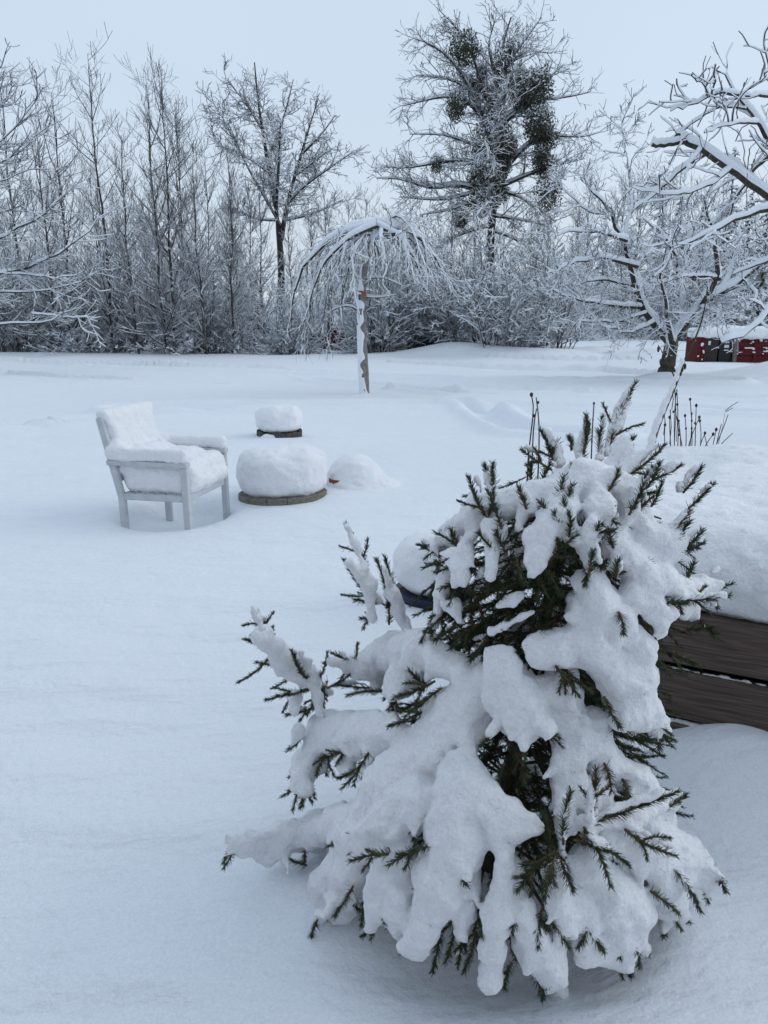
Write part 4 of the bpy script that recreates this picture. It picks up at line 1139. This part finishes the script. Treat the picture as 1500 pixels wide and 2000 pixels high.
# ------------------------------------------------------------------ dried plants behind the bed
def stalk(mb, pts, r=.003): mb.tube(poly(pts, [r, r*.7], 8)[0], np.linspace(r, r*.65, 8), 5)
def head(mb, c, r=.008, el=1.3):
    u = [(.25, -1), (.8, -.6), (1, 0), (.85, .55), (.35, 1)]
    mb.lathe(c, [(a*r, b*r*el) for a, b in u], 7)
def dried(name, label, Y, stems, cat='dried plant'):
    b0 = P(stems[0][0][0][0], stems[0][0][0][1], Y); b0[2] -= .12
    t = thing(name, label, cat, b0)
    for pts, heads in stems:
        q = [P(a, c, Y + (d[0] if d else 0))-b0 for a, c, *d in pts]
        q.insert(0, q[0]+[0, 0, -.12])
        m = MB(); stalk(m, q); st = m.build('stem', M['stalk'], t, smooth=True)
        for a, c, r in heads:
            h = MB(); head(h, P(a, c, Y)-b0, r); h.build('seed_head', M['stalk'], st, smooth=True)
    return t
YB = 4.05
dried('dried_flower', 'pair of dried drooping stems with hanging heads left of the spruce top', 2.55,
      [([(1032, 885), (1038, 830), (1044, 800), (1048, 778), (1042, 765), (1038, 770)], [(1038, 771, .006)]), ([(1053, 880), (1053, 820), (1051, 785), (1047, 776)], [(1051, 786, .004)]), ([(1040, 880), (1042, 822), (1048, 798)], [(1042, 812, .005)])])
dried('dried_flower', 'single thin dried stem with one dark bud above the spruce', 2.6,
      [([(1155, 900), (1156, 850), (1159, 800), (1160, 790)], [(1160, 788, .004), (1158, 820, .003), (1156, 862, .0035)])])
rs = np.random.default_rng(77)
big = []
for x0, y0, x1, y1 in ((1352, 876, 1348, 780), (1358, 870, 1360, 792), (1340, 872, 1338, 812), (1368, 872, 1367, 822), (1347, 876, 1351, 808), (1335, 875, 1319, 800), (1318, 872, 1320, 770), (1311, 874, 1308, 815), (1324, 875, 1323, 790),
                       (1330, 872, 1326, 822), (1366, 878, 1377, 846), (1383, 876, 1376, 850), (1372, 878, 1393, 848), (1391, 876, 1399, 839), (1398, 878, 1409, 828), (1394, 878, 1422, 810), (1402, 872, 1431, 846), (1343, 874, 1366, 815), (1300, 874, 1299, 830)):
    mx, my = (x0+x1)/2+rs.uniform(-3, 3), (y0+y1)/2
    hs = [(x1, y1, rs.uniform(.005, .008))] if y1 < 850 and x1 < 1402 else []
    if y1 < 815 and x1 < 1375: hs.append((mx+rs.uniform(-1, 1), my+rs.uniform(-18, 18), .0055))
    big.append(([(x0, y0, rs.uniform(-.1, .1)), (mx, my), (x1, y1)], hs))
dried('dried_flower', 'clump of thin dried stems with round dark seed heads in the raised bed', YB, big)
br = P(1430, 790, YB+.2)
tw = MB(); tw.tube([P(1416, 803, YB+.2), P(1428, 793, YB+.2), P(1442, 785, YB+.2)], [.002, .002, .0015], 5); tw.tube([P(1418, 804, YB+.2), P(1431, 797, YB+.2)], [.002, .0015], 5)
tw.tube([P(1416, 803, YB+.2), P(1412, 830, YB+.15), P(1400, 880, YB)], [.0006, .001, .0015], 4)
tag(tw.build('loose_twig', M['stalk'], None, smooth=True), 'fine forked twig tip right of the dried seed heads', 'twig')

def leaning_stake():
    b = P(1268, 872, YB); b[2] -= .15
    t = thing('leaning_stake', 'snow plastered leaning stick with a thin dark shoot on top', 'stick', b)
    pts, rr = poly([b-b, P(1276, 850, YB)-b, P(1300, 792, YB)-b, P(1322, 742, YB)-b, P(1334, 706, YB)-b], [.020, .011], 14)
    m = MB(); m.tube(pts, rr, 9); m.build('stick', M['post'], t, smooth=True)
    m = MB(); m.tube(poly([P(1332, 712, YB)-b, P(1345, 690, YB)-b, P(1358, 662, YB)-b, P(1374, 618, YB)-b, P(1382, 560, YB)-b], [.006, .0025], 12)[0], np.linspace(.006, .0025, 12), 6); m.build('shoot', M['stalk'], t, smooth=True)
    m = MB(); m.tube(poly([P(1322, 745, YB)-b, P(1305, 712, YB)-b, P(1290, 680, YB)-b, P(1286, 674, YB)-b], [.004, .002], 8)[0], np.linspace(.004, .002, 8), 5); m.build('shoot', M['stalk'], t, smooth=True)
    for a, c, r in ((1286, 682, .012), (1290, 706, .010), (1321, 748, .011), (1333, 722, .010), (1338, 716, .012), (1330, 730, .009), (1297, 795, .008), (1305, 790, .008)):
        h = MB(); head(h, P(a, c, YB-.02)-b, r*.6, 2.2); h.build('withered_leaf', M['stalk'], t, smooth=True)
    # hanging dry tendrils
    for k, (x, y0, y1) in enumerate(((1318, 752, 872), (1313, 760, 800), (1322, 760, 862), (1297, 800, 850), (1309, 800, 868))):
        m = MB(); m.tube([P(x, y0, YB)-b, P(x+2, (y0+y1)/2, YB-.02)-b, P(x-1, y1, YB)-b], [.003, .0025, .002], 5); m.build('tendril', M['stalk'], t, smooth=True)
    s = SDF(b*0+pts.min(0)-.06, pts.max(0)+.06, .006)
    for i in range(len(pts)-1):
        s.capsule(pts[i]+[-.010, -.012, .008], pts[i+1]+[-.010, -.012, .008], rr[i]*1.02, rr[i+1]*1.02, .012)
    s.lumps((40, .006, 1), (90, .002, 2)); s.build('snow_cover', M['snowc'], t, .001)
leaning_stake()

# ------------------------------------------------------------------ spruce in the foreground
SP_Y = 1.80
SZ = np.array([-.2, 0, .08, .25, .45, .60, .72, .90, 1.05, 1.18, 1.30]); SR = np.array([.36, .40, .46, .47, .41, .33, .32, .33, .27, .14, .02])
def sp_axis(z): return .285+.16*z
def sp_t(px, py):
    d = ray(px, py); t = np.linspace(.7, 2.6, 400)
    p = np.array([0, 0, CAMZ])+t[:, None]*d[None]
    g = np.hypot(p[:, 0]-sp_axis(p[:, 2]), p[:, 1]-SP_Y)-np.interp(p[:, 2], SZ, SR)
    i = np.nonzero(g < 0)[0]
    return d, t[i[0]] if len(i) else t[np.argmin(g)]
def S2(x0, y0, x1, y1, o0, o1):
    """a shoot's foot and tip: the tip never falls far behind the foot"""
    d0, t0 = sp_t(x0, y0); d1, t1 = sp_t(x1, y1); c = np.array([0, 0, CAMZ])
    return c+d0*(t0+o0), c+d1*(min(t1, t0+.03)+o1)
def S(px, py, off=0.0):
    """point on the spruce's outline body under a picture point, pushed back by off metres"""
    d, t = sp_t(px, py); return np.array([0, 0, CAMZ])+d*(t+off)

def spruce():
    rng = np.random.default_rng(61)
    base = np.array([sp_axis(0), SP_Y, gh(sp_axis(0), SP_Y)])
    root = thing('spruce_tree', 'small green spruce bowed under thick clumps of snow in the foreground', 'spruce', base)
    # ---------- snow load
    s = SDF((-.40, 1.20, -.12), (1.02, 2.36, 1.40), .0072)
    CAMP = np.array([0, 0, CAMZ]); fringe = []; tips = []
    def cap_px(x0, y0, r0, x1, y1, r1, off=0.0):
        d0, t0 = sp_t(x0, y0); d1, t1 = sp_t(x1, y1)
        R0, R1 = r0*t0/1500, r1*t1/1500
        return CAMP+d0*(t0+R0*.85+off), CAMP+d1*(t1+R1*.85+off), R0, R1
    # loaded boughs: polyline of (px, py, half width px), forward offset, chance of side fingers
    BO = [([(960,1320,46),(885,1420,62),(790,1530,66),(700,1640,46),(640,1735,34),(606,1828,10)], .01, .8), ([(905,1530,58),(892,1620,62),(862,1722,48),(815,1852,22)], -.035, .35),
      ([(700,1608,38),(620,1622,33),(545,1640,30),(475,1646,19),(412,1629,3)], .0, .55), ([(820,1420,36),(720,1440,42),(640,1432,40),(604,1490,26),(590,1552,6)], .0, .9), ([(905,1310,30),(830,1272,36),(772,1268,32),(700,1300,22),(652,1292,8)], -.01, .7),
      ([(800,1290,40),(782,1330,24),(768,1360,8)], -.03, .5), ([(985,1300,40),(1000,1360,50),(1018,1395,46)], -.035, .2), ([(990,1395,26),(952,1436,9)], -.035, 0), ([(1012,1410,24),(1022,1460,7)], -.035, 0), ([(1040,1390,22),(1076,1422,7)], -.035, 0),
      ([(1055,1268,36),(1150,1262,40),(1220,1318,54),(1232,1378,48),(1300,1428,11)], -.02, .7), ([(1095,1335,40),(1120,1420,42),(1102,1510,32),(1097,1655,13)], .015, .8), ([(1160,1410,34),(1172,1480,34),(1244,1535,36),(1290,1600,26)], .02, .9),
      ([(955,1570,34),(984,1680,15),(972,1790,28),(955,1908,24)], -.03, .15), ([(1010,1765,34),(1054,1850,38),(1096,1948,10)], -.02, .7), ([(1082,1700,22),(1092,1790,28),(1100,1822,14)], -.02, .5), ([(1180,1625,40),(1262,1652,56),(1340,1690,46),(1404,1722,14)], .0, .8),
      ([(1150,1690,38),(1220,1762,46),(1244,1864,14)], -.005, .9), ([(1125,1765,38),(1165,1840,36),(1190,1880,12)], .0, .8), ([(1145,1602,16),(1240,1606,14),(1324,1556,8)], -.03, 0), ([(765,1690,40),(742,1760,28),(730,1808,8)], -.01, .7), ([(955,1560,42),(1010,1608,28),(1052,1618,14)], -.03, .3),
      ([(820,1560,50),(770,1600,40),(700,1650,30)], -.03, .6), ([(840,1480,46),(760,1540,44),(720,1590,30)], -.015, .4),
      ([(1128,928,34),(1060,968,36),(970,992,36),(886,1042,28),(846,1072,10)], .0, .8), ([(1128,940,32),(1098,1000,34),(1052,1052,32),(1050,1114,9)], -.03, .6), ([(1150,932,32),(1170,1000,32),(1150,1070,20),(1145,1118,8)], -.03, .5), ([(1160,932,32),(1230,972,34),(1262,1050,28),(1314,1044,12)], -.01, .8),
      ([(1200,1036,34),(1238,1098,34),(1300,1080,20),(1356,1060,9)], .0, .5), ([(1200,1070,32),(1280,1134,34),(1362,1148,24),(1410,1138,11)], -.01, .8), ([(1150,1140,36),(1200,1212,38),(1246,1272,26),(1264,1328,7)], -.015, .95), ([(1240,1160,28),(1290,1192,26),(1350,1195,15),(1380,1224,6)], -.01, .9),
      ([(905,1080,20),(866,1130,15),(848,1216,8)], -.01, .5), ([(965,1030,28),(960,1090,14),(955,1126,6)], -.03, .2), ([(1130,1180,34),(1185,1255,34),(1225,1326,8)], .01, .8), ([(940,990,34),(902,1098,12),(898,1134,5)], -.02, .3),
      ([(690,1690,42),(668,1765,28),(650,1812,9)], .01, .6), ([(1295,1700,46),(1308,1760,32),(1322,1792,10)], .0, .6), ([(1190,1790,40),(1202,1842,30),(1212,1886,11)], -.01, .6), ([(905,1690,38),(905,1790,22),(896,1862,9)], .01, .4),
      ([(1125,1540,36),(1200,1580,36),(1275,1625,30)], .0, .6), ([(780,1700,40),(790,1775,26),(782,1822,9)], .0, .6), ([(1000,1700,26),(1020,1790,26),(1010,1850,10)], .01, .5)]
    SM = [(885,1180,11,902,1222,7),(972,1182,9,1040,1158,10),(958,1236,9,1042,1192,8),(1108,1200,9,1126,1206,9),(1392,1116,9,1412,1099,6),(690,1300,22,732,1312,24),(735,1330,18,728,1352,7),(672,1482,20,682,1512,8),(575,1440,8,585,1425,10),
      (510,1242,18,552,1290,24),(560,1300,21,604,1330,15),(578,1362,18,570,1388,9),(614,1340,16,626,1392,9),(500,1190,4,512,1226,6),(590,1290,10,612,1330,14),(682,1100,8,724,1142,17),(676,1030,4,716,1112,6),(768,1160,15,786,1212,16),(722,1170,10,722,1212,7),(750,1110,6,760,1140,9),
      (560,1668,14,562,1704,7),(478,1650,20,524,1680,16),(836,1790,11,846,1830,6),(690,1760,11,684,1800,5),(790,1215,14,800,1240,12)]
    for path, off, pf in BO:
        caps = []
        for (x0, y0, r0), (x1, y1, r1) in zip(path[:-1], path[1:]):
            g0, g1 = (1.07 if y0 > 1250 else .93), (1.07 if y1 > 1250 else .93)
            caps.append(cap_px(x0, y0, r0*g0, x1, y1, r1*g1, off))
            L = math.hypot(x1-x0, y1-y0); px, py = (x1-x0)/L, (y1-y0)/L
            for sg in (-1, 1):
                for q in range(max(1, int(L/55))):
                    if rng.random() > pf: continue
                    u = rng.uniform(.15, .95); x, y, w = x0+(x1-x0)*u, y0+(y1-y0)*u, r0+(r1-r0)*u
                    dx, dy = .55*px-sg*py*.75, .55*py+sg*px*.75+.55; n_ = math.hypot(dx, dy); dx, dy = dx/n_, dy/n_
                    if dy < -.1: continue
                    ln = w*rng.uniform(1.0, 1.55)+9; rr0 = max(w*.48, 8); rr1 = max(w*.20, 5)
                    caps.append(cap_px(x, y, rr0, x+dx*ln, y+dy*ln, rr1, off-.012))
                    tips.append((x+dx*ln*.35, y+dy*ln*.35+5, x+dx*(ln+rng.uniform(5, 17)), y+dy*(ln+rng.uniform(5, 17))+4, off+.012))
        s.group(caps, .022, .004)
        (xa, ya, ra), (xb, yb, rb) = path[-2], path[-1]
        L = math.hypot(xb-xa, yb-ya)
        if xb > 500: tips.append((xb-(xb-xa)/L*40, yb-(yb-ya)/L*40+6, xb+(xb-xa)/L*20, yb+(yb-ya)/L*20+6, off+.01))
    for q in SM: s.capsule(*cap_px(*q), .009)
    # boughs on the far side and the flanks, so the tree is whole
    back = []
    for z0, nb, L in ((.16, 7, .46), (.36, 6, .42), (.66, 5, .32), (.86, 5, .30), (1.02, 4, .2)):
        for k in range(nb):
            a = math.radians(rng.uniform(10, 170))
            c = np.array([sp_axis(z0), SP_Y, z0]); d = np.array([math.cos(a), math.sin(a), 0])
            p = c+d*L*.35+[0, 0, .02]; q = c+d*L*rng.uniform(.8, 1.0)+[0, 0, -.10+rng.uniform(-.03, .05)]
            s.capsule(p, q, .055, .028, .03); back.append((c, p-[0, 0, .05], q-[0, 0, .03]))
    # snow riding on every shoot
    SH = [ # base, tip, push back, snow radius (m), dry
      (965,1030,915,932,.02,.010,0),(957,955,945,907,.06,.007,0),(966,958,962,905,.06,.006,0),(1078,918,1020,880,.05,.012,1),(1082,910,1057,842,.08,.016,0),(1090,890,1090,862,.12,.010,0),(1116,880,1112,853,.12,.006,0),
      (1135,900,1146,812,.10,.015,0),(1172,895,1178,815,.10,.007,0),(1196,938,1238,853,.06,.016,0),(1205,938,1297,870,.05,.012,1),(1268,942,1330,909,.05,.012,1),(1040,958,1037,903,.04,.014,0),(1141,955,1117,908,.03,.0,0),
      (1150,968,1186,921,.03,.008,1),(1210,982,1278,962,.04,.008,0),(1250,1018,1257,944,.02,.010,0),(1076,1012,1054,980,.0,.004,0),(1130,1032,1198,988,.0,.007,0),(990,1085,969,1036,.0,.005,0),(892,1066,851,1041,.03,.004,0),
      (852,1078,817,1064,.08,.012,0),(1070,1102,1126,1046,-.01,.0,0),(1126,1046,1198,1036,-.01,.006,0),(1198,1070,1192,1035,.0,.004,0),(1268,1072,1318,1046,.03,.006,0),(1298,1077,1362,1070,.05,.006,0),(1210,1122,1268,1096,.02,.0,0),
      (1330,1152,1356,1100,.06,.005,0),(1312,1174,1424,1163,.04,.004,0),(1280,1180,1340,1178,.02,.0,0),(1335,1228,1388,1226,.04,.004,0),(1310,1272,1368,1300,.04,.004,0),(1275,1260,1308,1318,.02,.0,0),(1262,1298,1284,1362,.03,.0,0),
      (1208,1195,1218,1236,-.02,.0,0),(1256,1390,1308,1432,.02,.006,0),(1225,1418,1272,1446,.03,.0,0),(900,1100,852,1118,.02,.0,0),(905,1130,862,1150,.02,.0,0),(880,1180,832,1232,.05,.0,0),(910,1200,850,1250,.05,.0,0),
      (930,1220,880,1268,.05,.0,0),(960,1230,920,1290,.06,.0,0),(990,1240,970,1300,.06,.0,0),(930,1090,905,1140,.02,.0,0),(1010,1090,1025,1140,.0,.0,0),(960,1110,975,1170,.03,.0,0),(1060,1110,1050,1170,.02,.0,0),(1075,1120,1095,1160,.02,.0,0),
      (1085,1300,1130,1358,-.01,.0,0),(1110,1310,1150,1348,-.01,.0,0),(1180,1360,1212,1420,-.01,.0,0),(1060,940,1075,905,.06,.008,0),(1220,900,1232,872,.10,.006,0),(1188,890,1242,748,.16,.012,1),
      (760,1220,735,1092,.12,.0,0),(735,1180,672,1094,.12,.010,0),(716,1112,676,1024,.14,.006,0),(770,1200,752,1088,.12,.006,0),(722,1178,692,1172,.12,.008,0),(730,1212,704,1208,.12,.008,0),
      (560,1300,478,1248,.12,.012,0),(520,1240,496,1190,.14,.005,0),(600,1330,500,1294,.12,.008,0),(610,1345,520,1368,.12,.006,0),(640,1360,570,1270,.12,.010,0),(620,1380,560,1396,.12,.006,0),(640,1330,600,1395,.10,.0,0),(640,1370,590,1322,.10,.0,0),
      (720,1320,648,1276,.08,.010,0),(740,1345,655,1338,.08,.008,0),(760,1352,680,1358,.07,.0,0),(850,1330,770,1362,.02,.0,0),(860,1345,790,1400,.02,.0,0),(850,1380,760,1420,.03,.0,0),(830,1340,800,1310,.0,.0,0),
      (650,1450,618,1512,.0,.0,0),(690,1460,628,1480,.0,.0,0),(720,1470,668,1540,.0,.0,0),(600,1520,590,1574,.02,.0,0),(700,1500,660,1520,.02,.0,0),(590,1440,562,1466,.04,.008,0),
      (760,1668,684,1682,-.02,.0,0),(820,1660,760,1690,-.01,.0,0),(850,1650,800,1670,-.01,.0,0),(690,1730,652,1790,.02,.0,0),(720,1745,706,1810,.03,.0,0),(760,1760,752,1800,.02,.0,0),(600,1690,570,1680,.05,.0,0),
      (1074,1662,1060,1585,-.01,.004,0),(1100,1650,1115,1545,-.02,.008,0),(1150,1600,1164,1500,-.03,.010,1),(1140,1615,1192,1730,-.02,.0,0),(1130,1630,1230,1690,-.03,.003,0),(1120,1640,1185,1665,-.02,.0,0),(1090,1660,1058,1740,-.03,.0,0),
      (1074,1668,1020,1690,-.01,.0,0),(1060,1680,1010,1740,-.01,.0,0),(1080,1690,1062,1760,-.02,.0,0),(1095,1680,1120,1740,-.01,.0,0),(1150,1610,1326,1545,-.01,.010,0),(1220,1620,1322,1672,-.02,.012,0),(1300,1680,1368,1780,-.01,.004,0),
      (1270,1740,1326,1784,.0,.0,0),(1020,1760,1000,1820,.01,.0,0),(1060,1770,1052,1850,.0,.0,0),(1075,1800,1110,1850,.0,.0,0),(1150,1790,1130,1850,.02,.0,0),(1140,1790,1180,1860,.02,.0,0),(1210,1800,1245,1860,.02,.0,0),(1200,1800,1210,1870,.02,.0,0),
      (900,1760,870,1880,.05,.0,0),(930,1790,905,1900,.05,.0,0),(860,1820,845,1900,.06,.0,0),(1000,1880,985,1930,.03,.0,0),(1040,1900,1060,1950,.02,.0,0),(960,1760,940,1830,.03,.0,0),(985,1490,965,1540,.04,.0,0),(1010,1470,1025,1530,.05,.0,0),
      (1000,1440,1010,1480,.04,.0,0),(1180,1490,1195,1545,.02,.0,0),(1215,1520,1230,1570,.03,.0,0),(1390,1700,1418,1742,.03,.006,0)]
    for k in range(26):                              # further shoots spiking through the crown
        x, y = rng.uniform(880, 1350), rng.uniform(945, 1150)
        if 900 < x < 1110 and y > 1080: continue
        SH.append((x, y, x+(x-1110)*.16+rng.uniform(-14, 14), y-rng.uniform(30, 52), -.01, rng.choice([.004, .007, .010]), int(rng.random() < .2)))
    for x0, y0, x1, y1, off, sr, dry in SH:
        if sr > 0:
            a, b = S2(x0, y0, x1, y1, off-.015, off-.045)
            d = b-a; up = np.array([0, 0, 1.0]); dn = d/np.linalg.norm(d); u = up-dn*dn[2]; u /= max(np.linalg.norm(u), .2)
            o = u*(sr*.62+.003)+np.array([.25, .75, 0])*sr*abs(dn[2])+np.array([0, .35, 0])*sr
            s.capsule(a+o, a+d*.90+o, sr*1.0, sr*.50, .006)
    s.lumps((11, .008, 1), (24, .009, 2), (48, .006, 3), (90, .003, 4))
    # hollows that stay open under the boughs
    for x, y, r, off in ((990, 1492, 36, .0), (1000, 1530, 30, .01), (800, 1395, 30, -.01), (880, 1930, 40, .0), (960, 1960, 34, .0), (830, 1880, 30, .02), (1210, 1560, 16, .0), (1040, 1730, 24, .0)):
        d, t = sp_t(x, y); s.cutcap(np.array([0, 0, CAMZ])+d*(t+off), np.array([0, 0, CAMZ])+d*(t+off+.10), r*t/1500*.8, .012)
    o = s.build('snow_load', M['snowc'], root, .0018, sink=base)

    # ---------- wood
    zs = np.linspace(-.15, 1.22, 10)
    m = MB(); m.tube(np.stack([sp_axis(zs), np.full(10, SP_Y), zs], 1)-base, np.linspace(.032, .006, 10), 9); m.build('trunk', M['bark'], root, smooth=True)

    def shoot_mesh(a, b, nl=.015, dens=1750, dry=0, bend=.06, full=False, r=.0022):
        d = b-a; L = np.linalg.norm(d)
        n = 8; u = np.linspace(0, 1, n)[:, None]
        k = norm(np.cross(d, rng.normal(size=3)))*L*bend
        pts = a+d*u+k*np.sin(math.pi*u)*rng.choice([-1, 1])
        tv, tq = tubes(pts[None], np.linspace(r*1.3, r*.6, n)[None], 5)
        N = int(L*dens)
        uu = rng.random(N)**.9; x = uu*(n-1); i = np.minimum(x.astype(int), n-2); f = (x-i)[:, None]
        p = pts[i]*(1-f)+pts[i+1]*f; t = norm(pts[i+1]-pts[i])
        q = rng.normal(size=(N, 3)); q = norm(q-t*np.sum(q*t, 1, keepdims=True))
        q[:, 2] = np.abs(q[:, 2])*np.where(rng.random(N) < .55, 1, -1)*.55
        ang = np.radians(rng.normal(50, 10, N))*(1-.35*uu)
        dr = norm(np.cos(ang)[:, None]*t+np.sin(ang)[:, None]*norm(q))
        ln = nl*rng.uniform(.7, 1.15, N)*(1-.25*uu**4)
        w = .0009
        s1 = norm(np.cross(dr, rng.normal(size=(N, 3)))); s2 = np.cross(dr, s1)
        V = np.stack([p+s1*w, p-.5*s1*w+.87*s2*w, p-.5*s1*w-.87*s2*w, p+dr*ln[:, None]*.8+s1*w*.9, p+dr*ln[:, None]], 1)
        bq = (np.arange(N)*5)[:, None]
        Q = np.zeros((0, 4), int); T = np.concatenate([bq+[0, 1, 3], bq+[1, 2, 3], bq+[2, 0, 3], bq+[1, 4, 3], bq+[4, 2, 3]])
        return tv, tq, V.reshape(-1, 3), Q, T
    def joinm(parts, name, parent, kind=None, dry=0):
        V = []; Q = []; qm = []; T = []; n = 0
        for tv, tq, nv, nq, nt in parts:
            V.append(tv); Q.append(tq+n); qm.append(np.zeros(len(tq), int)); n += len(tv)
            V.append(nv); Q.append(nq+n); qm.append(np.ones(len(nq), int)); T.append(nt+n); n += len(nv)
        T = np.concatenate(T)
        return obj(name, mesh(name, np.concatenate(V)-base, np.concatenate(Q), T, [M['twig'], M['needle2'] if dry else M['needle']], np.concatenate(qm), np.ones(len(T), int), smooth=False), parent, kind=kind)
    for x0, y0, x1, y1, off, sr, dry in SH:
        a, b = S2(x0, y0, x1, y1, off-.015, off-.045)
        ps = [shoot_mesh(a, b, .0190, dry=dry)]
        d = b-a; L = np.linalg.norm(d)
        if L > .07 and rng.random() < .6:            # a pair of side shoots
            for sg in (-1, 1):
                c = a+d*rng.uniform(.2, .45); sd = norm(np.cross(d, ray(x0, y0)))*sg
                ps.append(shoot_mesh(c, c+norm(d*1.0/L+sd*.75+[0, 0, -.25])*L*rng.uniform(.35, .5), .013))
        joinm(ps, 'branch', root, dry=dry)
    # needles peeping out from under the clumps, and the dark hollow below the upper crown
    inner = []
    for x0, y0, x1, y1, off in tips:
        a, b = S2(x0, y0, x1, y1, off+.01, off)
        if y1 > 1690 and rng.random() < .55: continue
        inner.append(shoot_mesh(a, b, .017, 1700))
        if rng.random() < .3 and y1 < 1700: inner.append(shoot_mesh(a, b+np.array([rng.uniform(-.03, .03), rng.uniform(-.02, .02), -.02]), .016, 1200))
    for k in range(50):
        x, y = rng.uniform(870, 1110), rng.uniform(1095, 1270)
        a, b = S(x, y, rng.uniform(.05, .12)), S(x-rng.uniform(5, 45), y+rng.uniform(10, 55), rng.uniform(-.0, .06))
        inner += [shoot_mesh(a, b, .017, 2000), shoot_mesh(a+(b-a)*.3, b+np.array([rng.uniform(-.05, .05), 0, rng.uniform(-.03, .02)]), .014, 1600)]
    # inner boughs: dark foliage that fills the depth of the tree
    for k in range(430):
        z = rng.uniform(.03, 1.08); a = rng.uniform(0, 2*math.pi); R = np.interp(z, SZ, SR)
        r0, r1 = R*rng.uniform(.05, .45), R*rng.uniform(.70, 1.0)*(.8 if z < .2 else 1)
        c = np.array([sp_axis(z), SP_Y, z]); d = np.array([math.cos(a), math.sin(a), 0])
        q = c+d*r1+[rng.uniform(-.04, .04), rng.uniform(-.04, .04), -.12*rng.uniform(.2, 1)]
        p = c+d*r0+[0, 0, .02]
        if q[2] < .03: q[2] = .03
        inner.append(shoot_mesh(p, q, .018, 1150, bend=.08, r=.0014))
    joinm(inner, 'inner_foliage', root, 'stuff')
    for c, p, q in back: joinm([shoot_mesh(c, p, .015, 500), shoot_mesh(p, q+(q-p)*.25, .015)], 'branch', root)
    m = MB()
    for k in range(60):
        z = rng.uniform(.08, 1.05); a = rng.uniform(0, 2*math.pi); R = np.interp(z, SZ, SR)*.75
        c = np.array([sp_axis(z), SP_Y, z]); q = c+R*np.array([math.cos(a), math.sin(a), -.15])
        m.tube(np.array([c, (c+q)/2+[0, 0, .01], q])-base, [.005, .0035, .002], 5)
    m.build('boughs', M['bark'], root, smooth=True, kind='stuff')
spruce()
